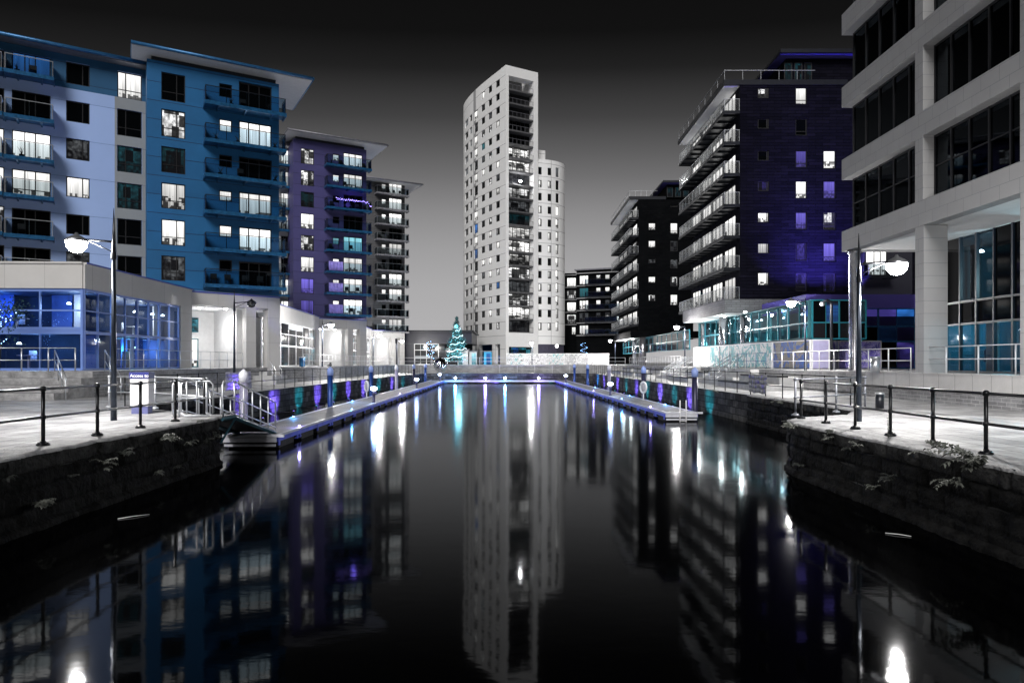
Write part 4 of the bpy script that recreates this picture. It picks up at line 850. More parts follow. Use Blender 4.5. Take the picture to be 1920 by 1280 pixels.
for ci, (u0, u1, n, hh) in enumerate(((929.6, 937, 19, 1.4), (915.5, 922.5, 19, 1.4), (902.5, 909.3, 19, 1.4), (888.8, 896, 18, 2.05), (880.7, 885.2, 18, 1.45), (872, 877.8, 18, 1.5))):
    a, b = cvL.loc(u0)[0], cvL.loc(u1)[0]
    for k in range(n):
        if n == 18 and k == 17 and ci > 3: pass
        c = zt0 + k * ST - hh; ops.append((a, b, c, c + hh)); q = rr.random()
        st = ('W' if q < .55 else 'f' if q < .75 else 'd') if ci == 3 else ('W' if q < .10 + .12 * (k < 10) else 'f' if q < .45 else 'h' if q < .58 else 'd')
        if (ci, k) in ((3, 8), (3, 6), (0, 3)): st = 'b'
        if (ci, k) == (2, 14): st = 't'
        spec.append((cvL, (a, b, c, c + hh), st, ci >= 4, ci))
def curve_wall(cv, ops, z0, z1, parent, name='wall', mats=None):
    ca = [cv.len * i / 40 for i in range(41)]; xs = sorted({0, cv.len, *[o[0] for o in ops], *[o[1] for o in ops], *ca}); zs = sorted({z0, z1, *[round(o[2], 4) for o in ops], *[round(o[3], 4) for o in ops]}); m = MB()
    for i in range(len(xs) - 1):
        if xs[i + 1] - xs[i] < 1e-5: continue
        for j in range(len(zs) - 1):
            cx = (xs[i] + xs[i + 1]) / 2; cz = (zs[j] + zs[j + 1]) / 2
            if any(o[0] < cx < o[1] and o[2] < cz < o[3] for o in ops): continue
            m.face([cv.pt(xs[i], 0, zs[j]), cv.pt(xs[i + 1], 0, zs[j]), cv.pt(xs[i + 1], 0, zs[j + 1]), cv.pt(xs[i], 0, zs[j + 1])])
    for a, b, c, d in ops:
        r_ = -.3; m.face([cv.pt(a, 0, c), cv.pt(a, r_, c), cv.pt(a, r_, d), cv.pt(a, 0, d)]); m.face([cv.pt(b, r_, c), cv.pt(b, 0, c), cv.pt(b, 0, d), cv.pt(b, r_, d)]); m.face([cv.pt(a, 0, c), cv.pt(b, 0, c), cv.pt(b, r_, c), cv.pt(a, r_, c)]); m.face([cv.pt(a, r_, d), cv.pt(b, r_, d), cv.pt(b, 0, d), cv.pt(a, 0, d)])
    return m.build(name, mats or M_E, parent)
ZT = 59.75
curve_wall(cvL, ops, 5.2, ZT, E)
# body behind: closes roof and back
def poly_prism(pts, z0, z1, name, mt_, parent):
    m = MB(); m.face([(x, y, z1) for x, y in pts]); m.face([(x, y, z0) for x, y in pts[::-1]])
    for i in range(len(pts)): a, b = pts[i], pts[(i + 1) % len(pts)]; m.face([(*a, z0), (*b, z0), (*b, z1), (*a, z1)])
    return m.build(name, mt_, parent)
inL = [cvL.pt(cvL.len * i / 20, -.32, 0)[:2] for i in range(21)]
poly_prism(inL[:-1] + [(-1.0, 136.2), (5.0, 140.2), (5.0, 141), (-2, 160)], 5.2, 55.1, 'core', M_E, E)
m = MB(); [m.face([cvL.pt(cvL.len * i / 20, -.4, 55), cvL.pt(cvL.len * (i + 1) / 20, -.4, 55), cvL.pt(cvL.len * (i + 1) / 20, -.4, ZT), cvL.pt(cvL.len * i / 20, -.4, ZT)]) for i in range(20)]; [m.face([cvL.pt(cvL.len * i / 20, -.4, ZT), cvL.pt(cvL.len * (i + 1) / 20, -.4, ZT), cvL.pt(cvL.len * (i + 1) / 20, 0, ZT), cvL.pt(cvL.len * i / 20, 0, ZT)]) for i in range(20)]; m.build('parapet', M_E, E)
plE = Plane(-1.26, 134, 5.2 + 1.26, 3.7); LE = math.hypot(6.46, 3.7)
fo = [(plE.loc(953.5)[0], plE.loc(1000)[0], 7.4, 57.9), (plE.loc(953.5)[0], plE.loc(1000)[0], 1.3, 4.6)]
def frame_wall():
    m = MB(); a, b, c, d = fo[0]
    plE.box(m, 0, a, -2.0, .1, 1.2, ZT + .1); plE.box(m, b, LE, -4.5, .1, 1.2, ZT + .1); plE.box(m, a, b, -2, .1, d, ZT + .1); plE.box(m, a, b, -2, .099, fo[1][3], c); m.build('corner_frame', M_EW, E)
frame_wall(); a, b = fo[0][0] + .02, fo[0][1] - .02; ST2 = 2.66; stl = 'fshfhsssTfhfssdd'
for k in range(19):
    z = 7.4 + k * ST2; s = stl[k] if k < len(stl) else 'd'
    if k < 18:
        if k < 16: window(plE, a, b, z + .15, z + ST2 - .15, E, PANES[s], ((.12, .3, .46, .62, .8), ()), rec=1.5, fr=.10)
        else:
            m = MB(); plE.box(m, a, b, -1.6, -1.5, z, z + ST2); m.build('louvre_panel', K_FRAME, E)
    m = MB(); plE.box(m, a, b, -1.49, -.05, z - .14, z + .1); plE.box(m, a, b, -.06, .02, z - .12, z + .16); mm = m.build('balcony', mat('slab_edge_grey', (.10, .10, .105), .5), E)
    m = MB(); plE.box(m, a, b, -.04, -.0, z + 1.05, z + 1.11); [plE.box(m, a + (b - a) * q / 6 - .02, a + (b - a) * q / 6 + .02, -.04, 0, z + .17, z + 1.049) for q in range(7)]; m.build('railing', K_ROOFG if k > 13 else K_DARKM, mm)
glazing(plE, a, b, 1.3, 4.5, 4, (0, .6, 1), K_DARKM, [P_SHOP, P_DARK, P_SHOPT], E, .1, 3, -1.0)
m = MB(); plE.box(m, a - .3, b, -1.7, -1.605, 1.3, 55.15); m.build('recess_back', K_FRAME, E)
# ground floor under the curved face: stone legs and dark glass between
m = MB()
for u0, u1 in ((880, 898), (923, 927.5), (937.5, 947.7)): m = MB(); cvL.box(m, cvL.loc(u0)[0], cvL.loc(u1)[0], -.8, 0, 1.2, 5.2); m.build('ground_column', M_E, E)
m = MB(); cvL.box(m, cvL.loc(870)[0], cvL.len - .1, -1.4, -1.1, 1.2, 5.2); m.build('ground_glass', P_SHOP, E)
# wing to the right
opsR = []
for ci, (u0, u1, hh) in enumerate(((1009.3, 1015.8, 1.5), (1027, 1033.8, 1.5), (1042, 1048.3, 1.95))):
    a_, b_ = cvR.loc(u0)[0], cvR.loc(u1)[0]
    for k in range(13):
        c = 9.3 + k * 2.62 - hh + (.35 if hh > 1.8 else 0) + .25; opsR.append((a_, b_, c, c + hh)); q = rr.random()
        spec.append((cvR, (a_, b_, c, c + hh), ('w' if q < .65 else 'f' if q < .8 else 'd') if ci == 2 else ('w' if q < .33 else 'f' if q < .5 else 'd'), ci == 2 and k > 8, 6 + ci))
curve_wall(cvR, opsR, 5.2, 42.6, E, 'wing_wall')
inR = [cvR.pt(cvR.len * i / 16, -.32, 0)[:2] for i in range(17)]; poly_prism([(5.05, 138.8)] + inR[1:] + [(10.5, 160), (5.05, 160)], 5.2, 42.4, 'wing_core', M_E, E)
poly_prism([(5.45, 140.5), (6.9, 141), (6.9, 150), (5.45, 150)], 42.4, 45.2, 'plant_room', M_E, E)
poly_prism([cvR.pt(.1, -.1, 0)[:2]] + [cvR.pt(cvR.len * q, -.1, 0)[:2] for q in (.3, .6, .95)] + [(10.5, 158), (5.2, 158)], 1.2, 5.19, 'wing_base', mat('base_brick', (.06, .055, .09), .7, noise_amt=.3), E)
big = MB(); bigp = MB(); 
for pl_, o, s, small, ci in spec:
    a_, b_, c, d = o
    if not small: window(pl_, a_, b_, c, d, E, PANES[s], ((.68,), (.3,) if (d - c) > 1.8 else ()), rec=.2, fr=.13)
    else:
        f = .12; w0, w1 = -.26, -.18
        pl_.box(big, a_, a_ + f, w0, w1, c, d); pl_.box(big, b_ - f, b_, w0, w1, c, d); pl_.box(big, a_ + f, b_ - f, w0, w1, c, c + f); pl_.box(big, a_ + f, b_ - f, w0, w1, d - f, d); pl_.box(bigp, a_ + .02, b_ - .02, -.25, -.22, c + .02, d - .02, 'dwf'.index(s) if s in 'dwf' else 0)
ob = big.build('window', K_FRAME, E); ob['kind'] = 'stuff'; bigp.build('pane', [P_DARK, P_WHITE2, P_FAINT], ob)
r = thing('floodlight', 'dazzling lamp burning on a balcony halfway up the white tower', 'light', plE.pt(3.3, -.3, 0)); p = plE.pt(plE.loc(977)[0], -.2, Zv(340, 136)); m = MB(); m.ball(p, .28); m.build('lamp_head', mat('flood_white', (1, 1, 1), emit=(1, 1, 1), estr=40), r); point('flood_glow', (p[0], p[1] - .6, p[2]), 500, (1, 1, 1), .2, r)

# F: dark brick block
M_F = brickmat('black_brick', (.005, .005, .006), (.003, .003, .004), (.002, .004, .004), .9, .3, ('xy', 2), .03, .8, .3, .5, .4, spec=.03)
M_BAND = mat('pale_band', (.26, .26, .27), .6, noise_amt=.2)
def block(label, pl, s1, z0, z1, cols, parent=None, wallm=None, bands=None, depth=12):
    T = thing('apartment_building', label, 'building', pl.pt(0, 0, 0)); ops = []; ww = []
    for u0, u1, rows, st, bars in cols: r_ = rows_to(pl, u0, u1, rows); ops += r_; ww.append((r_, st, bars))
    wall_mesh(pl, 0, s1, z0, z1, ops, [wallm or M_F], T, depth)
    for r_, st, bars in ww:
        for o, s in zip(r_, st): window(pl, *o, T, PANES[s], bars, rec=.1)
    return T
plFa = Plane(S(1081, 145), 145, 10.5, -4.0); Lfa = plFa.loc(1172)[0]
rw = lambda v0, h, st, n, dv: [(v0 + st * i, v0 + st * i + h) for i in range(n)]
TF = block('dark brick five-storey block with white floor bands beyond the white tower', plFa, Lfa, 1.2, plFa.loc(1120, 506)[1], [
  (1086.5, 1103, rw(516.5, 17, 23.3, 5, 0), 'wtwfw', ((.3, .66), ())), (1117.5, 1126, rw(515.5, 9, 23.5, 4, 0), 'hwwf', ((), ())), (1134.5, 1143, rw(514.5, 9, 23.5, 4, 0), 'wwfh', ((), ())), (1156, 1171, rw(512, 17, 24.3, 5, 0), 'wwwwh', ((.3, .66), ()))])
for i in range(6): m = MB(); z = plFa.loc(1120, 511.5 + 23.4 * i)[1]; plFa.box(m, 0, Lfa, .01, .16 if i else .6, z - .08, z + .1); m.build('floor_band', M_BAND, TF)
for i in range(5): z = plFa.loc(1120, 533 + 23.4 * i)[1]; balcony(plFa, Lfa * .2, Lfa * .95, z, TF, 1.0, 1.0, K_GLC, K_DARKM, K_DARKM, brack=False)
m = MB(); plFa.box(m, -.3, Lfa, -12, .7, plFa.loc(1120, 506)[1] + .01, plFa.loc(1120, 503.5)[1]); m.build('roof', K_ROOFG, TF)
plFb = Plane(S(1052, 150), 150, 10.5, -2.0); Lfb = plFb.loc(1082)[0]
TF2 = block('narrow set-back end of dark brick flats touching the white tower', plFb, Lfb, 1.2, plFb.loc(1070, 512)[1], [(1063, 1080, rw(520.5, 17, 23, 4, 0), 'whwh', ((.33, .66), ())), (1072, 1079.5, [(613, 627)], 'w', ((), ()))])
for i in range(5): m = MB(); z = plFb.loc(1070, 516 + 23.2 * i)[1]; plFb.box(m, 0, Lfb, .01, .3, z - .08, z + .12); m.build('floor_band', M_BAND, TF2)

# G and H: dark brick towers with lit side balconies
M_H = brickmat('violet_black_brick', (.008, .0075, .015), (.004, .004, .008), (.001, .001, .003), 1.2, .28, ('xy', 2), .02, .8, .5, .12, .4, spec=.04)
def dark_tower(label, cx, d0, dfar, u_right, z0, ztop, cols, wallm, side_levels, bout, seed, pent, pw_=()):
    rnd = random.Random(seed); pl = Plane(cx, d0, 1, 0); s1 = pl.loc(u_right)[0]
    T = thing('apartment_building', label, 'building', (cx, d0, 0)); ops = []; ww = []
    for u0, u1, rows, st, bars in cols: r_ = rows_to(pl, u0, u1, rows); r_ = [q for q, s in zip(r_, st) if s != '-']; st = st.replace('-', ''); ops += r_; ww.append((r_, st, bars))
    wall_mesh(pl, 0, s1, z0, ztop, ops, [wallm], T, .6)
    for r_, st, bars in ww:
        for o, s in zip(r_, st): window(pl, *o, T, PANES[s], bars, rec=.12)
    sd = Plane(cx, dfar, 0, -1); LS = dfar - d0 - .62; ops = []
    for z in side_levels:
        for q in range(4): a = .4 + q * (LS - .6) / 4; ops.append((a, a + (LS - .6) / 4 - .5, z + .05, z + 2.15))
    wall_mesh(sd, 0, LS, z0, ztop, ops, [wallm], T, s1 - .1)
    for i, o in enumerate(ops): window(sd, *o, T, PANES[rnd.choice('wwWwhwfWw')], ((.33, .66), ()), rec=.1)
    for z in side_levels:
        balcony(sd, .1, LS + .55, z, T, bout, 1.05, K_GLF, K_DARKM, K_STEEL)
        if rnd.random() < .9: balcony_stuff(sd, .5, LS - .5, z, T)
    m = MB(); sd.box(m, -.2, LS + .7, -s1 * .5, bout + .1, ztop + .002, ztop + .45); o = m.build('roof', K_DARKM, T)
    m = MB(); sd.box(m, 0, LS + .5, .01, bout, ztop - .06, ztop - .004); m.build('soffit', M_PWHITE, o)
    m = MB(); n = 8; e = bout
    sd.box(m, 0, LS + .6, e - .02, e + .02, ztop + 1.25, ztop + 1.3); pl.box(m, -bout, s1 * .35, -.02, .02, ztop + 1.25, ztop + 1.3)
    for i in range(n + 1): x = (LS + .6) * i / n; sd.box(m, x - .02, x + .02, e - .015, e + .015, ztop + .452, ztop + 1.249)
    for i in range(4): x = -bout + (s1 * .35 + bout) * (i + 1) / 5; pl.box(m, x - .02, x + .02, -.015, .015, ztop + .452, ztop + 1.249)
    m.build('roof_railing', K_STEEL, T)
    pa, pz, pw = pent
    m = MB(); pl.box(m, pa + .9, s1, -9, -1.0, ztop + .46, pz - .35); m.build('penthouse', wallm, T)
    m = MB(); pl.box(m, pa, s1 + .6, -10, -.1, pz - .25, pz); pl.box(m, pa - .0, s1 + .6, -.1, .1, pz - .30, pz + .02); o = m.build('penthouse_roof', K_DARKM, T)
    m = MB(); pl.box(m, pa + .1, s1 + .5, -9.9, -.15, pz - .32, pz - .254); m.build('penthouse_soffit', mat('violet_soffit', (.08, .07, .32), .6), o)
    p2 = Plane(*pl.pt(0, -.86, 0)[:2], 1, 0)
    for q in pw_: window(p2, p2.loc(q[0])[0], p2.loc(q[1])[0], ztop + .6, pz - .75, T, P_DTEAL, ((), ()), rec=.08)
    return T, pl, sd
TH, plH, sdH = dark_tower('dark violet brick tower with eight lit side balconies next to the stone office', 19.85, 59.4, 75.6, 1790, 5.9, 25.7, [
  (1421, 1441.7, [(164, 184), (222, 241), (282, 301), (339, 358), (398, 417), (455.5, 475), (510.5, 535)], 'hddPwwW', ((.85,), ())),
  (1492, 1513, [(164, 195.5), (222, 254), (282, 314), (339, 372), (397.5, 430), (455, 489), (512, 546)], 'wdpwpPP', ((), (.25,))),
  (1544, 1567, [(164, 195), (222, 254), (282, 316), (339, 372), (397, 431), (455, 490), (512, 547)], '--wphpP', ((), (.25,)))], M_H,
  [Zv(561, 59.4), Zv(502, 59.4), Zv(442, 59.4), Zv(383, 59.4), Zv(325, 59.4), Zv(266, 59.4), Zv(208, 59.4)], 1.35, 3, (3.5, 28.8, 0), ((1471, 1486), (1490, 1505), (1509, 1523)))
TG, plG, sdG = dark_tower('black brick tower with seven side balconies, second from the stone office', 18.9, 102, 121, 1300, 5.0, Zv(374, 102), [
  (1216, 1229, [(418, 431), (451, 464), (485.6, 493), (518.5, 530), (552, 564)], 'wwfWh', ((), ())),
  (1257, 1270.5, [(385, 388), (418, 438), (451, 471), (485.6, 503), (518.5, 537), (552, 572)], 'dwffhW', ((), (.25,)))], M_F,
  [Zv(608, 102) + 2.66 * i for i in range(7)], 1.3, 5, (3.6, 28.7, 0), ((1251, 1262), (1266, 1277), (1281, 1292)))
# overhanging first floors, columns, glass, mural boards
def base_floor(T, xo, d0, d1, x1, zs, h, wallm, sofm):
    m = MB(); m.box(xo, x1, d0 - .15, d1, zs, zs + h); m.build('overhang', wallm, T); m = MB(); m.box(xo + .05, x1, d0 - .1, d1 - .05, zs - .05, zs - .004); m.build('overhang_soffit', sofm, T)
M_HB = brickmat('grey_brick_overhang', (.16, .16, .17), (.12, .12, .13), (.07, .07, .07), .8, .2, ('xy', 2), .02, .7, .3, .6, .3)
base_floor(TH, 18.4, 59.2, 73.5, 30, 5.86, 1.2, M_HB, M_PWHITE); base_floor(TG, 17.6, 101.6, 118, 28, 5.2, 1.0, M_F, M_PWHITE)
M_COL = mat('polished_column', (.42, .42, .45), .22, .85, noise_amt=.35, noise_scale=1.5, bump=.15, bscale=2.5)
for i, (u, d, lab) in enumerate(((1397, 54.9, 'x'), (1357, 63.5, 'y'), (1322, 72.5, 'z'), (1205, 98, ''), (1192, 107, ''))):
    x = S(u, max(d, 10)); d = d if d > 59 else 59.9; x = S(u, d); m = MB(); m.lathe(x, d, [(.42 if d < 90 else .5, 1.15), (.42 if d < 90 else .5, 5.8 if d < 90 else 5.14)], 20); m.build('column', M_COL, TH if d < 90 else TG)
plg = Plane(19.9, 73.5, 0, -1); glazing(plg, 0, 27.4, 3.25, 5.8, 14, (0, .42, 1), K_TEALFR, [K_GLS], TH, .10, 6, -.35)
interior(plg, .1, 27.2, 3.27, 5.78, 3.4, 52, TH, [(.2, .6, .62), (.6, .65, .65), (.02, .12, .16), (.01, .01, .02), (.3, .55, .55)], [(.2, .85, .9), (.6, 1, 1)], 130, 5, (.02, .10, .12), 9)
glazing(Plane(20.26, 46.06, 1, 0), 0, 3.6, 3.2, 5.8, 4, (0, .42, 1), K_TEALFR, [P_DARK, P_SHOP, P_DARK, P_DTEAL], TH, .09, 12, 0)
plg2 = Plane(18.9, 118, 0, -1); glazing(plg2, 0, 44, 3.0, 5.1, 16, (0, .5, 1), K_TEALFR, [P_SHOPT, P_SHOPW, P_SHOPT, P_DTEAL], TG, .12, 7, -.35)
for i, (x, y, z) in enumerate(((19.3, 56.5, 5.75), (19.3, 62, 5.75), (18.9, 68, 5.75), (18.6, 105, 5.1), (18.6, 112, 5.1))):
    T_ = TH if y < 90 else TG; MB().lathe(x, y, [(.08, z - .06), (.14, z - .03), (.12, z + .05)], 10).build('downlight', MATS['downlight_glow'], T_); point('downlight_beam', (x - .3, y, z - .25), 130, (.85, 1, 1), .12, T_)
def mural(name, c1, c2, line, sc=1.2, thr=.5, lines=.06):
    m = bpy.data.materials.new(name); m.use_nodes = True; t = m.node_tree; b = t.nodes['Principled BSDF']; L = t.links.new; b.inputs['Roughness'].default_value = .5
    tc = t.nodes.new('ShaderNodeTexCoord'); n = t.nodes.new('ShaderNodeTexNoise'); n.inputs['Scale'].default_value = sc; n.inputs['Detail'].default_value = 3; n.inputs['Distortion'].default_value = 2.6; L(tc.outputs['Object'], n.inputs[0])
    r = t.nodes.new('ShaderNodeValToRGB'); L(n.outputs[0], r.inputs[0]); e = r.color_ramp.elements; e[0].position = thr - .02; e[0].color = (*c1, 1); e[1].position = thr + .02; e[1].color = (*c2, 1)
    n2 = t.nodes.new('ShaderNodeTexNoise'); n2.inputs['Scale'].default_value = sc * 1.8; n2.inputs['Detail'].default_value = 2; n2.inputs['Distortion'].default_value = 3; L(tc.outputs['Object'], n2.inputs[0])
    s = t.nodes.new('ShaderNodeMath'); s.operation = 'SUBTRACT'; L(n2.outputs[0], s.inputs[0]); s.inputs[1].default_value = .5; a = t.nodes.new('ShaderNodeMath'); a.operation = 'ABSOLUTE'; L(s.outputs[0], a.inputs[0]); q = t.nodes.new('ShaderNodeMath'); q.operation = 'LESS_THAN'; L(a.outputs[0], q.inputs[0]); q.inputs[1].default_value = lines * .35
    mx = t.nodes.new('ShaderNodeMix'); mx.data_type = 'RGBA'; L(q.outputs[0], mx.inputs[0]); L(r.outputs[0], mx.inputs[6]); mx.inputs[7].default_value = (*line, 1); L(mx.outputs[2], b.inputs['Base Color']); MATS[name] = m; return m
MU = [mural('mural_teal', (.70, .72, .72), (.08, .35, .38), (.25, .25, .25), .8, .5, .05), mural('mural_navy', (.03, .10, .38), (.22, .20, .17), (.10, .08, .07), .75, .50, .06), mural('mural_blue', (.12, .22, .65), (.06, .12, .42), (.3, .28, .26), 1.0, .5, .1), mural('mural_grey', (.72, .72, .72), (.55, .55, .56), (.12, .12, .12), .9, .62, .06), mural('mural_lilac', (.35, .3, .8), (.15, .12, .55), (.75, .72, .9), .9, .5, .06)]
def board(x0, y0, x1, y1, z0, z1, mm, lab, fr=True, name='mural_board'):
    pl = Plane(x0, y0, x1 - x0, y1 - y0); l = math.hypot(x1 - x0, y1 - y0); T = thing(name, lab, 'hoarding', (x0, y0, z0))
    m = MB(); pl.box(m, .08, l - .08, -.05, 0, z0 + .05, z1 - .08); m.build('panel', mm, T)
    m = MB(); pl.box(m, 0, .079, -.08, .03, z0, z1); pl.box(m, l - .079, l, -.08, .03, z0, z1); pl.box(m, .08, l - .08, -.08, .03, z1 - .079, z1); m.build('frame', K_WHITE, T); return T
H0 = 1.16; HT = 3.15
board(19.15, 72, 19.25, 66.5, H0, HT, MU[3], 'white mural board with grey line drawing between the two farther polished columns')
board(19.25, 66.4, 19.35, 61.0, H0, HT, MU[0], 'teal and white mural board with leaf shapes between polished columns')
board(19.35, 60.9, 19.75, 51.8, H0, HT, MU[0], 'long white and teal mural board past the nearest polished column'.replace('nearest ', 'dark '))
board(19.75, 51.7, 20.15, 46.1, H0, HT, MU[1], 'dark navy mural board with brown thorny shapes behind the tall lamp')
board(20.2, 46.0, 21.4, 46.0, H0, HT, mat('lilac_panel', (.42, .40, .62), .5, noise_amt=.15), 'plain pale lilac panel standing end-on beside the navy mural')
board(22.0, 48.6, 23.1, 48.6, H0, HT, MU[4], 'tall violet mural panel with white scribble beside the dark camera post')
board(23.2, 48.6, 26.3, 48.6, H0, HT, MU[4], 'wide violet patterned mural board behind the round office column')
# violet floodlights on the podium roof wash the dark brick above
for i, (x, en) in enumerate(((24.2, 4500), (26.4, 9500), (28.3, 5000))):
    r = thing('floodlight', ['violet floodlight on the podium roof nearest the lamp'.replace('nearest', 'next to'), 'middle violet floodlight on the podium roof', 'violet floodlight on the podium roof hidden by the office column'][i], 'light', (x, 55.2, 6.62), 'violet floodlights on the podium roof')
    MB().box(x - .2, x + .2, 55.1, 55.3, 6.62, 6.85).build('housing', K_DARKM, r); m = MB(); m.hexa([(x - .17, 55.31, 6.66), (x + .17, 55.31, 6.66), (x + .17, 55.33, 6.66), (x - .17, 55.33, 6.66), (x - .17, 55.31, 6.82), (x + .17, 55.31, 6.82), (x + .17, 55.33, 6.82), (x - .17, 55.33, 6.82)]); m.build('lens', E_PURP, r)
    point('flood_beam', (x, 55.6, 6.95), en, (.17, .12, 1), .15, r, spot=74, direction=(-.0, .75, 1))
M_HB0 = mat('darkened_grey_render', (.03, .03, .04), .7, spec=.1)  # grey wall darkened in colour against lamp and floodlight spill
# a lit balcony of the same brick range seen under the office corner
TB2 = thing('apartment_building', 'pale lit balcony bay under the office corner beside the street lamp', 'building', (31.5, 57.5, 9)); pz = Plane(S(1617, 57.5), 57.5, 1, 0)
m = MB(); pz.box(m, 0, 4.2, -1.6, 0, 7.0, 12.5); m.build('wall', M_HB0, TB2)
for k in range(2): window(pz, .2, 2.0, 8.9 + k * 2.7, 11 + k * 2.7 - (1.4 if k else 0), TB2, P_WHITE, ((.4, .7), ()), rec=-.08); balcony(pz, .05, 2.3, 8.8 + k * 2.6, TB2, .9, 1.0, K_GLC, K_DARKM, K_STEEL, w0=.05) if k == 0 else None
T = thing('shop_podium', 'violet-lit glass shop front with lilac fascia behind the round office column', 'building', (22, 50, 0)); m = MB(); m.box(21.6, 34, 50.2, 59, 5.6, 6.6); m.build('fascia', mat('lilac_fascia', (.13, .10, .48), .5), T)
pq = Plane(21.6, 50.5, 1, 0); glazing(pq, 0, 12.3, 1.16, 5.58, 9, (0, .45, .7, 1), K_BLUEM, [P_DARK, P_DPURP, P_DARK, P_DPURP, P_SHOP], T, .12, 3)
# long boards on the upper walkway at the dock head
for i, (u0, u1, mm, lab) in enumerate(((950, 984, 0, 'white hoarding with teal sketch at the foot of the white tower'), (984.5, 1023, 3, 'white hoarding with dark scribble behind the central lamp'), (1023.5, 1058, 3, 'white hoarding mostly blank below the dark flats'), (1058.5, 1103, 3, 'grey-drawn hoarding with round motifs below the dark flats'), (1103.5, 1142, 3, 'white hoarding with sketchy flowers at the far corner'))):
    mm_ = mural('hoard_%d' % i, (.60, .60, .61), ((.2, .5, .52) if i in (0, 2) else (.36, .36, .38)), (.12, .12, .12), .7 + .1 * i, .58 if i != 3 else .5, .09); board(S(u0, 116), 116, S(u1, 116), 116, 1.16, Zv(662.5, 116), mm_, lab)
for i, (x0, x1, z1) in enumerate(((-9.2, -7.2, 3.6), (-7.0, -5.8, 3.3), (-4.6, -3.4, 3.3))):
    T = thing('kiosk', ['white market cabin with door beside the lit tree', 'narrow white cabin against the white tower base', 'cyan-lit cabin under the white tower'][i], 'kiosk', (x0, 112, 1.15))
    MB().box(x0, x1, 112, 114, 1.16, z1).build('wall', K_WHITE if i < 2 else mat('cyan_lit_wall', (.05, .4, .7), .5), T); MB().box(x0 - .15, x1 + .15, 111.8, 114.2, z1 + .002, z1 + .12).build('roof', K_ROOFG, T); MB().box(x0 + .4, x0 + 1.1, 111.95, 111.998, 1.2, 3.05).build('door', P_CYAN if i != 2 else P_BLUE, T)  # third cabin: cyan light on white walls painted into their colour
# ------------------------------------------------------------------ stone office block by the near quay
M_O = jointed('office_stone', (.32, .32, .325), (.14, .16, .16), .52, .0, .95, math.pi / 2, .012, .45, .06, .7, offset=.5)
OX = 17.0; YF = 35.2; YN = 9.0
T = thing('office_building', 'stone-banded office block with dark ribbon windows over an open corner', 'building', (OX, YF, 0))
po = Plane(OX, YF, 0, -1); LO = YF - YN
bands = [(7.3, 8.35), (11.0, 12.03), (14.72, 15.75), (18.45, 19.5), (22.15, 23.2)]
for z0, z1 in bands: m = MB(); po.box(m, -.0, LO, -.55, 0, z0, z1); m.box(OX + .551, OX + 14, YF - .55, YF - .001, z0, z1); m.build('stone_band', M_O, T)
piers = [YF - 6.4, YF - 12.35, YF - 18.3, YF - 24.2]
for (a0, a1), (b0, b1) in zip(bands, bands[1:]):
    for y in piers: s = YF - y; m = MB(); po.box(m, s, s + .55, -.56, -.004, a1, b0); m.build('pier', M_O, T)
    seg = [0.25] + [YF - y for y in piers]; mu = MB(); gp = MB(); z0, z1 = a1 + .0, b0
    for i in range(len(seg)):
        x0 = seg[i] + (.56 if i else 0); x1 = seg[i + 1] if i + 1 < len(seg) else LO; n = 5
        for k in range(n + 1): x = x0 + (x1 - x0) * k / n; po.box(mu, x - .04, x + .04, -.58, -.46, z0, z1)
        po.box(mu, x0, x1, -.57, -.47, z0 + .0, z0 + .08); po.box(mu, x0, x1, -.57, -.47, z1 - .08, z1)
        if z0 < 9: po.box(mu, x0, x1, -.56, -.48, z0 + 1.35, z0 + 1.40)
    o = mu.build('window_band', K_FRAME, T); po.box(gp, .2, LO, -.54, -.52, z0, z1); gp.box(OX + .6, OX + 14, YF - .32, YF - .30, z0, z1); gp.build('pane', K_GLD, o)
    m = MB(); [m.box(OX + .6 + 1.6 * k, OX + .68 + 1.6 * k, YF - .36, YF - .25, z0, z1) for k in range(9)]; m.build('end_mullions', K_FRAME, T)
# dark rooms behind the ribbons
m = MB()
for (a0, a1), (b0, b1) in zip(bands, bands[1:]): m.box(OX + 5.5, OX + 5.7, YN, YF - .5, a1, b0); m.box(OX + .6, OX + 5.5, YN, YF - .6, b0 - .02, b0 + .1); m.box(OX + .6, OX + 5.5, YN, YF - .6, a1 - .1, a1 + .0)
m.build('interior', mat('unlit_room', (.006, .008, .012), .9), T)
lampm = mat('office_strip_light', (1, 1, 1), emit=(1, .98, .95), estr=2.2); scr = mat('office_screen', (.2, .3, 1), emit=(.12, .22, 1), estr=1.5)
m = MB(); rr = random.Random(8)
for y, x, z, w, h in ((27.4, 19.0, 9.6, .55, .7), (26.2, 20.5, 10.2, .8, .28), (25.7, 19.4, 8.95, .25, .12), (28.3, 20, 9.3, .25, .35), (31.0, 18.8, 9.3, .5, .5), (32.4, 18.9, 8.8, .4, .6), (33.9, 18.2, 8.9, .2, .5), (34.4, 18.2, 8.9, .15, .5), (23.2, 18.6, 10.1, .4, .2), (22.6, 18.6, 10.25, .4, .14), (30.2, 19.4, 9.9, .3, .8)): m.box(x, x + .06, y, y + w, z, z + h)
m.build('room_light', lampm, T); m = MB(); m.box(19.2, 19.26, 26.9, 27.15, 9.2, 9.5); m.box(19.3, 19.36, 26.1, 26.5, 9.15, 9.5); m.build('screen', scr, T)
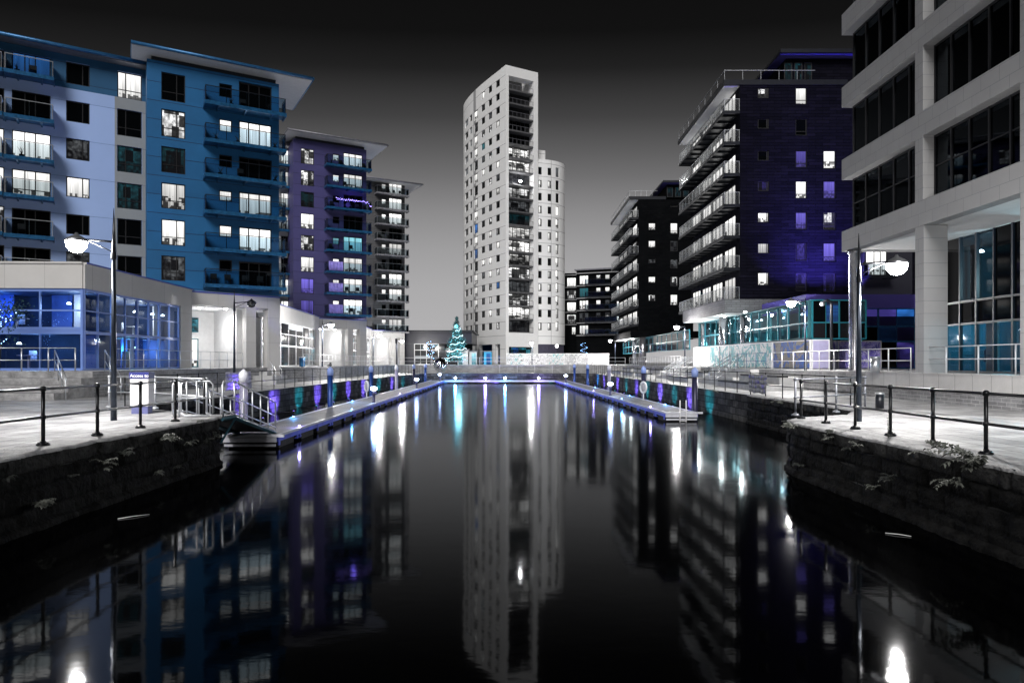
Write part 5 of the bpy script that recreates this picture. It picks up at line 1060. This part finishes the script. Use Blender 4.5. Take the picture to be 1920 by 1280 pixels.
# soffit, legs and double-height glass under the corner
m = MB(); m.box(OX + .56, OX + 14, YN, YF - .56, 7.32, 7.5); m.build('soffit', M_PWHITE, T)
for s_ in (6.4, 12.35, 18.3): m = MB(); po.box(m, s_, s_ + .6, -1.0, -.01, 1.15, 7.299); m.build('stone_column', M_O, T)
m = MB(); m.lathe(17.3, 34.5, [(.27, 1.18), (.27, 1.25), (.255, 1.3), (.255, 7.1), (.33, 7.12), (.33, 7.3)], 20); m.build('round_column', M_COL, T)
pg = Plane(20.4, 33.2, 0, -1); SM = [lit('lobby_teal', (.05, .40, .48), .42, .6, 4, patch=.2), lit('lobby_navy', (.01, .10, .24), .28, .6, 4, patch=.3), P_DARK, lit('lobby_white', (.8, .85, .85), .45, .8, 3, patch=.55)]
gf = MB(); gp = MB(); n = 22; LG = 24.0; rr = random.Random(5)
for k in range(n + 1): x = LG * k / n; h = .055 if k % 2 else .035; pg.box(gf, x - h, x + h, -.06, .08, 1.15, 7.3)
for z in (3.35, 4.35, 1.2): pg.box(gf, 0, LG, -.05, .07, z - .05, z + .05)
o = gf.build('lobby_glazing', mat('dark_blue_frame', (.006, .015, .03), .45), T)
for k in range(n):
    for j, (z0, z1) in enumerate(((1.2, 3.35), (3.35, 4.35), (4.35, 7.3))):
        mi = 2 if j == 1 else rr.choice((0, 1, 3, 0) if j == 0 else (0, 1, 1, 2)); gp.face([pg.pt(LG * k / n, 0, z0), pg.pt(LG * (k + 1) / n, 0, z0), pg.pt(LG * (k + 1) / n, 0, z1), pg.pt(LG * k / n, 0, z1)], mi)
gp.build('pane', [K_GLS, K_GLS, P_DARK, K_GLS], o)
interior(pg, .1, LG - 8, 1.2, 7.28, 4.2, 63, T, [(.03, .25, .32), (.45, .47, .48), (.02, .1, .2), (.01, .01, .015), (.6, .62, .62)], [(.1, .6, .8), (.6, .95, 1)], 330, 4, (.015, .06, .09), 5, mid=3.9)
m = MB(); m.box(20.45, 30, 33.21, 33.4, 1.15, 7.3); m.build('end_glass', P_DARK, T); gf = MB(); [gf.box(20.41 + 1.2 * k, 20.47 + 1.2 * k, 33.41, 33.47, 1.15, 7.3) for k in range(8)]; gf.build('end_mullions', K_FRAME, T)
m = MB(); m.box(OX - .02, OX - .001, 14, 32.8, .45, 1.16); m.box(OX - .06, OX + .5, 8, 32.8, 1.151, 1.2) ; m.build('tiled_plinth', M_TILE, T)

# ------------------------------------------------------------------ street lamps
E_LAMP = mat('street_lamp_glow', (1, 1, 1), emit=(1, .97, .93), estr=110)
M_MAST = mat('lamp_mast_steel', (.035, .045, .065), .3, .6, noise_amt=.3, noise_scale=2)
def lamp(x, y, z0, htop, zarm, dirx, lab, energy, on=True, al=1.05, s=1.0):
    r = thing('street_lamp', lab, 'street lamp', (x, y, z0), 'street lamps round the dock')
    MB().tube([(x, y, z0), (x, y, z0 + (zarm - z0) * .5), (x, y, zarm)], .085 * s, 12, r1=.045 * s).build('mast', M_MAST, r)
    MB().tube([(x, y, zarm - .5), (x, y, htop)], .075 * s, 6, r1=.006).build('spike', K_DARKM, r)
    e = x + dirx * al; m = MB(); m.tube([(x, y, zarm), (e - dirx * .25, y, zarm + .06)], .03 * s, 8); m.tube([(x, y, zarm - .3), (e - dirx * .35, y, zarm + .02)], .016 * s, 6); m.build('arm', K_DARKM, r)
    m = MB(); m.lathe(e, y, [(.30 * s, zarm - .0), (.31 * s, zarm + .03), (.2 * s, zarm + .12), (.06 * s, zarm + .2), (.03 * s, zarm + .26)], 16); m.build('lamp_head', K_DARKM if not on else K_STEEL, r)
    m = MB(); m.lathe(e, y, [(.02, zarm - .3), (.16 * s, zarm - .26), (.25 * s, zarm - .14), (.27 * s, zarm - .004)], 14); m.build('lens', E_LAMP if on else P_FAINT, r)  # glowing bowl enlarged to stand in for the lamp's glare
    if on: point('lamp_light', (e, y - .02, zarm - .45), energy, (1, .97, .94), .12, r)
    return r
lamp(-11.2, 19.2, 0, 5.97, 5.02, -1, 'tall street lamp with spike and bright head on the near quay by the info post', 1900)
lamp(9.6, 18.9, 0, 5.2, 4.35, 1, 'spiked street lamp with bright head on the rounded quay by the office', 1700)
lamp(-17.0, 41.8, 0, 6.1, 5.25, 1, 'unlit dark street lamp on a thin mast before the first portico', 0, False)
lamp(-17.5, 63, 1.2, 5.6, 5.1, 1, 'lit street lamp before the second glazed podium', 2200, al=.8)
lamp(-17.9, 88, 1.2, 5.6, 5.1, 1, 'lit street lamp before the violet tower portico', 2400, al=.8)
lamp(-18.2, 108, 1.2, 5.6, 5.0, 1, 'small lit street lamp before the grey tower portico', 2400, al=.8)
lamp(17.45, 40.6, 1.15, 5.5, 5.2, -1, 'lit street lamp in front of the navy mural board', 2200, al=.85)
lamp(17.6, 69.5, 1.15, 5.4, 5.2, -1, 'lit street lamp between the two dark brick towers', 2200, al=.85)
lamp(17.1, 113, 1.15, 5.4, 5.2, -1, 'small lit street lamp beyond the black brick tower', 2200, al=.85)
lamp(3.2, 109, 1.15, 4.85, 4.7, -1, 'short lit lamp on the walkway before the white tower', 2200, al=.08)
x, y = S(1559, 41), 41
r = thing('camera_post', 'dark post with hooked camera head beside the violet mural panels', 'post', (x, y, 1.15)); MB().tube([(x, y, 1.15), (x, y, 5.0), (x - .05, y, 5.25), (x - .25, y, 5.35), (x - .5, y, 5.25)], .08, 10).build('mast', K_DARKM, r); MB().ball((x - .55, y, 5.12), .15).build('camera_dome', K_STEEL, r)
r = thing('globe_lamp', 'small round globe lamp beside the white tower wing', 'street lamp', (S(1044, 118), 118, 1.15)); MB().tube([(S(1044, 118), 118, 1.15), (S(1044, 118), 118, 4.2)], .05, 8).build('mast', K_DARKM, r); MB().ball((S(1044, 118), 118, 4.35), .28).build('globe', mat('globe_glow', (1, 1, 1), emit=(1, .98, 1), estr=8), r)

# mirror ball
r = thing('mirror_sphere', 'large polished mirror ball on the quay at the dock head', 'sculpture', (S(826, 97.6), 97.6, 0)); MB().lathe(S(826, 97.6), 97.6, [(.3, 0), (.3, .12), (.2, .16)], 16).build('base', K_STEEL, r)
m = MB(); c = (S(826, 97.6), 97.6, 1.2); m.lathe(c[0], c[1], [(max(.001, 1.05 * math.sin(math.pi * i / 24)), c[2] - 1.05 * math.cos(math.pi * i / 24)) for i in range(25)], 40); m.build('ball', mat('mirror_steel', (.85, .86, .9), .03, 1), r)

# lit conifer
r = thing('decorated_tree', 'tall conifer wound with cyan and white lights beside the white tower', 'tree', (-8.5, 105, 1.15)); rr = random.Random(3)
MB().tube([(-8.5, 105, 1.15), (-8.45, 105, 5), (-8.6, 105, 8.6)], .14, 8, r1=.02).build('trunk', mat('dark_bark', (.03, .03, .03), .8, noise_amt=.4), r)
lf = MB(); H_ = 7.4
for i in range(230):
    q = rr.random() ** .8; z = 1.7 + q * (H_ - .6); R = (1 - q) ** .85 * 2.0 * rr.uniform(.65, 1.15) + .08; a = rr.uniform(0, 6.283); base = Vector((-8.5, 105, z)); tip = base + Vector((math.cos(a) * R, math.sin(a) * R, .12 * R))
    n = int(6 + R * 13)
    for k in range(n):
        p = base.lerp(tip, .25 + .75 * k / n); sz = .12 + .06 * rr.random()
        for _ in range(2):
            c = p + Vector((rr.gauss(0, .08), rr.gauss(0, .08), rr.gauss(0, .07))); d1 = Vector((rr.uniform(-1, 1), rr.uniform(-1, 1), rr.uniform(-.2, 1))).normalized() * sz; d2 = d1.cross(Vector((rr.uniform(-1, 1), rr.uniform(-1, 1), rr.uniform(-1, 1)))).normalized() * sz * .25
            lf.face([c - d1 * .4, c + d2, c + d1, c - d2])
lf.build('crown', mat('conifer_needles', (.05, .16, .16), .6, noise_amt=.6, noise_scale=2), r)
m = MB(); mc = MB()
for turn in range(5):
    z0 = 2.1 + turn * 1.05; pts = []
    for i in range(15): a = math.pi * (1.05 + .9 * i / 14) + (.3 * turn); z = z0 + .045 * i + .13 * math.sin(i * 1.3); R = max(.2, 1.98 * (1 - (z - 1.7) / 7) ** .9); pts.append((-8.5 + math.cos(a) * R, 105 + math.sin(a) * R, z))
    m.tube(pts, .035, 5)
for i in range(150): q = rr.random(); z = 1.7 + q * 5.8; R = 2.0 * (1 - q) ** .85 * rr.uniform(.7, 1); a = rr.uniform(math.pi, 2 * math.pi); mc.ball((-8.5 + math.cos(a) * R, 105 + math.sin(a) * R, z), .04, 0, 5)
m.build('light_garland', mat('garland_white', (1, 1, 1), emit=(.7, .9, 1), estr=1.4), r); mc.build('bulbs', mat('cyan_bulbs', (.5, 1, 1), emit=(.15, .7, .9), estr=1.8), r); mm = MB(); mm.ball((-8.55, 104.7, 7.05), .28); mm.build('star', mat('cyan_star', (.5, 1, 1), emit=(.15, .75, 1), estr=3), r)
point('tree_glow', (-8.0, 102.2, 3.4), 500, (.3, .85, 1), .5, r)
for i, (x, y, z) in enumerate(((S(807, 110), 110, 1.15), (S(1095, 119), 119, 1.15))):
    r = thing('small_tree', ['bare small tree with blue fairy lights before the dark hall', 'bare small tree with blue fairy lights behind the hoarding'][i], 'tree', (x, y, z)); m = MB(); m.tube([(x, y, z), (x, y, z + 3.2)], .06, 6, r1=.03)
    for k in range(14): a = rr.uniform(0, 6.28); zz = z + rr.uniform(1.5, 3.2); m.tube([(x, y, zz), (x + math.cos(a) * .7, y + math.sin(a) * .7, zz + rr.uniform(.2, .8))], .02, 4, r1=.006)
    m.build('trunk', K_DARKM, r); m = MB()
    for k in range(26): a = k * .7; m.ball((x + math.cos(a) * .55, y + math.sin(a) * .55, z + 1.0 + k * .11), .04, 0, 5)
    m.build('bulbs', MATS['blue_bulbs'], r)

# ------------------------------------------------------------------ gangway
r = thing('gangway', 'tubular steel gangway sloping from the quay corner to the pontoon', 'gangway', (-9.3, 20.4, 0))
def trk(x): return [(x, 20.3, .0), (x, 21.2, 0), (x - (x + 9.0) * .12, 25.0, -.88)]
m = MB(); xl, xr = -10.1, -8.62
for x in (xl, xr):
    p = trk(x); m.tube([Vector(q) + Vector((0, 0, -.08)) for q in p[1:]], .07, 4); m.tube([(x, 20.3, -.06), (x, 21.2, -.06)], .06, 4); m.tube([(x, 20.2, -.75), (x, 21.25, -.12)], .04, 4)
m.build('beam', mat('teal_beam', (.05, .16, .22), .4, .5, noise_amt=.3), r)
m = MB(); m.hexa([(xl, 20.25, -.03), (xr, 20.25, -.03), (xr, 21.2, -.03), (xl, 21.2, -.03), (xl, 20.25, .02), (xr, 20.25, .02), (xr, 21.2, .02), (xl, 21.2, .02)])
a = trk(xl)[2]; b_ = trk(xr)[2]; m.hexa([(xl, 21.22, -.03), (xr, 21.22, -.03), (b_[0], 25, -.92), (a[0], 25, -.92), (xl, 21.22, .015), (xr, 21.22, .015), (b_[0], 25, -.87), (a[0], 25, -.87)]); m.build('deck', M_DECK, r)
for x in (xl, xr):
    q = MB(); o = trk(x)
    q.tube([(x, 20.4, .02), (x, 20.32, .15), (x, 20.32, .95), (x, 20.42, 1.07), (x, 21.1, 1.08), (x, 21.3, 1.02), (o[2][0], 24.85, .2), (o[2][0], 25.0, .1), (o[2][0], 25.0, -.85)], .028, 10)
    q.tube([(x, 20.33, .55), (x, 21.2, .55), (o[2][0], 25, -.33)], .022, 8); q.tube([(x, 20.36, .1), (x, 21.2, .12), (o[2][0], 25, -.74)], .022, 8)
    for k in range(5): f = k / 5; y = 21.2 + 3.8 * f; xx = x + (o[2][0] - x) * f; q.tube([(xx, y, -.88 * f), (xx, y, 1.05 - .94 * f)], .024, 8)
    q.build('handrail', K_GALV, r)
m = MB(); x0 = -11.0
m.tube([(x0, 20.35, .15), (x0, 20.35, .98), (x0 + .12, 20.35, 1.08), (x0 + .85, 20.35, 1.08), (x0 + .95, 20.35, .98), (x0 + .95, 20.35, .15), (x0 + .85, 20.35, .06), (x0 + .12, 20.35, .06), (x0, 20.35, .15)], .028, 10); m.tube([(x0, 20.35, .58), (x0 + .95, 20.35, .58)], .022, 8); m.tube([(x0 + .47, 20.35, .06), (x0 + .47, 20.35, 1.08)], .022, 8)
rr_ = thing('quay_gate', 'small pale tubular gate at the head of the gangway', 'gate', (x0, 20.35, 0)); m2 = m
for v in m2.v: pass
m2.build('gate_frame', K_GALV, rr_); q = MB(); q.tube([(x0 - .06, 20.38, 0), (x0 - .06, 20.38, 1.1)], .03, 8); q.build('post', K_GALV, rr_)
for o in [rr_] : o.location.x += 1.25; o.location.y -= .25
# info post with sign
x, y = S(261, 21.6), 21.6
r = thing('info_pillar', 'white info pillar with blue header and foot behind the near railing', 'info pillar', (x, y, 0))
MB().box(x - .29, x + .29, y, y + .32, .24, 1.12).build('body', K_WHITE, r); m = MB(); m.box(x - .31, x + .31, y - .02, y + .34, 1.122, 1.32); m.build('header', mat('sign_blue', (.025, .03, .15), .4), r); MB().box(x - .26, x + .26, y + .02, y + .3, 0, .238).build('foot', mat('foot_lilac', (.11, .12, .27), .5), r)
tx = bpy.data.curves.new('lettering', 'FONT'); tx.body = 'Access to'; tx.size = .15; tx.extrude = .002; to = bpy.data.objects.new('lettering', tx); COL.objects.link(to); to.parent = r; to.location = (-.28, -.027, 1.16); to.rotation_euler = (math.radians(90), 0, 0); tx.materials.append(mat('sign_letters', (.85, .85, .85), .5)); KIDS.setdefault(r.name, []).append(to)
m = MB(); m.box(x - .16, x + .0, y - .004, y - .001, .92, .935); m.box(x - .16, x - .02, y - .004, y - .001, .86, .87); m.box(x - .16, x - .06, y - .004, y - .001, .83, .84); m.box(x + .2, x + .22, y - .006, y - .001, .9, .92); m.box(x + .2, x + .22, y - .006, y - .001, .45, .47); m.build('fittings', K_FRAME, r)
# banners on the railings
def banner(x0, y0, x1, y1, z0, z1, lab, mm):
    m = MB(); n = 16; A = Vector((x0, y0, 0)); B = Vector((x1, y1, 0)); d = (B - A).normalized(); nn = Vector((d.y, -d.x, 0))
    for i in range(n):
        for j in range(4):
            def P(i_, j_): q = A.lerp(B, i_ / n) + nn * (.03 * math.sin(i_ * 1.7 + j_ * .6)); return q + Vector((0, 0, z0 + (z1 - z0) * j_ / 4 + .02 * math.sin(i_ * .9)))
            m.face([P(i, j), P(i + 1, j), P(i + 1, j + 1), P(i, j + 1)], 0, True)
    o = m.build('banner', mm); s = o.modifiers.new('thick', 'SOLIDIFY'); s.thickness = .008; tag(o, lab, 'banner')
banner(12.02, 34.6, 12.0, 32.2, .12, 1.02, 'creased grey banner with violet streak tied to the dockside railing', mural('banner_grey', (.26, .26, .27), (.2, .16, .6), (.12, .12, .13), 2.0, .62, .05))
banner(-14.36, 34.2, -14.36, 37.6, .18, 1.12, 'pale crumpled sheet tied to the railing behind the gangway', mat('pale_sheet', (.5, .48, .62), .8, noise_amt=.5, noise_scale=3))
# bins
def bin_(x, y, z, r0, h, mm, lab):
    r = thing('litter_bin', lab, 'bin', (x, y, z)); MB().lathe(x, y, [(r0, z), (r0, z + h * .9)], 16).build('body', mm, r); MB().lathe(x, y, [(r0 * 1.08, z + h * .9), (r0 * 1.08, z + h), (r0 * .7, z + h + .02)], 16).build('rim', K_STEEL, r)
bin_(S(1641, 31.5), 31.5, 1.15, .2, .72, K_STEEL, 'round steel bin between the round column and stone column')
bin_(-19.0, 61.8, 1.2, .26, .9, K_BLUEM, 'blue bin on the terrace past the first portico')
bin_(S(1658, 23.9), 24.2, 0, .14, .55, K_DARKM, 'small dark bin beside the recess railing end')
x, y = -9.9, 21.9
# blue litter crate glimpsed behind the pale railing
m = MB(); m.hexa([(-11.2, 22.6, -1.2), (-10.2, 22.6, -1.2), (-10.2, 23.2, -1.2), (-11.2, 23.2, -1.2), (-11.3, 22.5, -.2), (-10.1, 22.5, -.2), (-10.1, 23.3, -.2), (-11.3, 23.3, -.2)])
# plants on the walls
M_LEAF = mat('weed_leaf', (.16, .17, .15), .6, noise_amt=.5, noise_scale=9); M_LEAFD = mat('weed_leaf_dark', (.05, .055, .05), .6, noise_amt=.5, noise_scale=9)
def plant(x, y, z, n, ln, lab, seed, droop=.5, mm=None, out=(1, 0), leaf=.1, up=.5):
    rr = random.Random(seed); r = thing('wall_plant', lab, 'plant', (x, y, z), 'weeds growing on the dock walls'); st = MB(); lf = MB()
    for i in range(n):
        a = rr.gauss(0, .9); o = Vector((out[0] * math.cos(a) - out[1] * math.sin(a), out[0] * math.sin(a) + out[1] * math.cos(a), 0)); p = Vector((x, y, z)); v = o * .5 + Vector((0, 0, up + rr.random() * .5)); l = ln * rr.uniform(.5, 1.1); pts = [p.copy()]; K = 9
        for k in range(K):
            v.z -= droop * .28; v.normalize(); p = p + v * l / K; pts.append(p.copy())
            for sgn in (-1, 1):
                sd = v.cross(Vector((0, 0, 1))).normalized() * sgn; dr = (sd + v * .7 + Vector((0, 0, rr.uniform(-.5, .2)))).normalized(); L_ = leaf * rr.uniform(.6, 1.2); wd = dr.cross(Vector((rr.uniform(-.5, .5), rr.uniform(-.5, .5), 1))).normalized() * L_ * .22
                m0 = p + dr * L_ * .5 + Vector((0, 0, .01)); lf.face([p, m0 + wd, p + dr * L_ - Vector((0, 0, L_ * .25)), m0 - wd])
        st.tube(pts, .006, 4, r1=.002)
    st.build('stem', mm or M_LEAFD, r); lf.build('foliage', mm or M_LEAF, r); return r
plant(-8.56, 16.6, -.28, 7, .55, 'arching fern-like weed hanging from the near wall below the railing', 1, .55, leaf=.10)
plant(-8.52, 14.3, -.5, 6, .35, 'small bright weed on the near wall left of the fern'.replace('left of', 'short of'), 2, .5, leaf=.08)
plant(-8.50, 12.2, -.95, 9, .35, 'low leafy clump at the foot of the near wall', 3, .5, leaf=.08)
plant(-8.55, 17.9, -.55, 5, .3, 'thin weed on the near wall just past the fern', 4, .6, leaf=.07)
plant(-8.7, 19.9, -.6, 5, .35, 'little sprig near the gangway bracket', 5, .4, leaf=.07)
plant(7.72, 11.2, -.1, 16, .75, 'big leafy bush spilling over the wall at the office quay', 6, .5, out=(-1, -.3), leaf=.12)
plant(7.56, 11.6, -.45, 8, .45, 'trailing white-tipped clump under the big bush', 7, .6, out=(-1, 0), leaf=.08)
plant(8.15, 13.2, .0, 6, .22, 'low weeds round the base of a railing post on the rounded quay', 8, .3, out=(-1, 0), leaf=.05)
plant(8.05, 14.6, .0, 2, .42, 'single upright weed on the coping of the rounded quay', 9, .02, out=(-.2, 0), leaf=.05, up=3)
plant(7.5, 18.2, -.12, 6, .3, 'pale tuft at the tip of the rounded quay', 10, .5, out=(-1, .5), leaf=.08)
plant(7.52, 16.2, -.2, 4, .22, 'tiny weed high on the rounded quay wall', 12, .5, out=(-1, 0), leaf=.06)
plant(7.52, 14.8, -.2, 4, .22, 'tiny pale weed midway along the rounded quay wall', 13, .5, out=(-1, 0), leaf=.06)
plant(11.7, 29.5, -.2, 8, .45, 'dark weed hanging from the wall below the grey banner', 14, .5, out=(-1, 0), mm=M_LEAF, leaf=.09)
plant(11.7, 38.6, -.15, 6, .4, 'pale weed on the wall top by the largest dark pile', 15, .4, out=(-1, 0), leaf=.09)
rr9 = random.Random(77)
for k in range(13):
    y_ = 5.5 + k * 1.1 + rr9.uniform(-.4, .4); z_ = rr9.choice((-.03, -.35, -.7, -1.05)) + rr9.uniform(-.08, .05)
    plant(7.58, y_, z_, rr9.randint(3, 8), rr9.uniform(.14, .34), f'ragged weed on the rounded quay wall by the office, {ordn[k]} from the camera', 100 + k, .55, out=(-1, 0), leaf=rr9.uniform(.04, .08), mm=M_LEAFD if k % 2 else None)
for k in range(12):
    y_ = 8.3 + k * 1.0 + rr9.uniform(-.4, .4); z_ = rr9.choice((-.03, -.3, -.6, -1.0)) + rr9.uniform(-.08, .05)
    plant(-8.56, y_, z_, rr9.randint(3, 8), rr9.uniform(.14, .30), f'ragged weed on the near wall below the info post side, {ordn[k]} from the camera', 200 + k, .55, leaf=rr9.uniform(.04, .08), mm=M_LEAFD if k % 2 else None)
# floating sticks
for (u, v, a, l, lab) in ((251, 969, .75, .28, 'pale straight stick floating near the apartment side wall'), (1684, 1003, -.6, .2, 'short pale stick floating near the office side wall')):
    d = (EYE - WZ) * F / (v - VH); x = S(u, d); m = MB(); m.tube([(x - l * math.cos(a), d - l * math.sin(a) , WZ + .012), (x, d, WZ + .02), (x + l * math.cos(a), d + l * math.sin(a), WZ + .012)], .010, 6, r1=.006); tag(m.build('floating_stick', mat('bleached_wood', (.7, .7, .7), .6)), lab, 'stick')
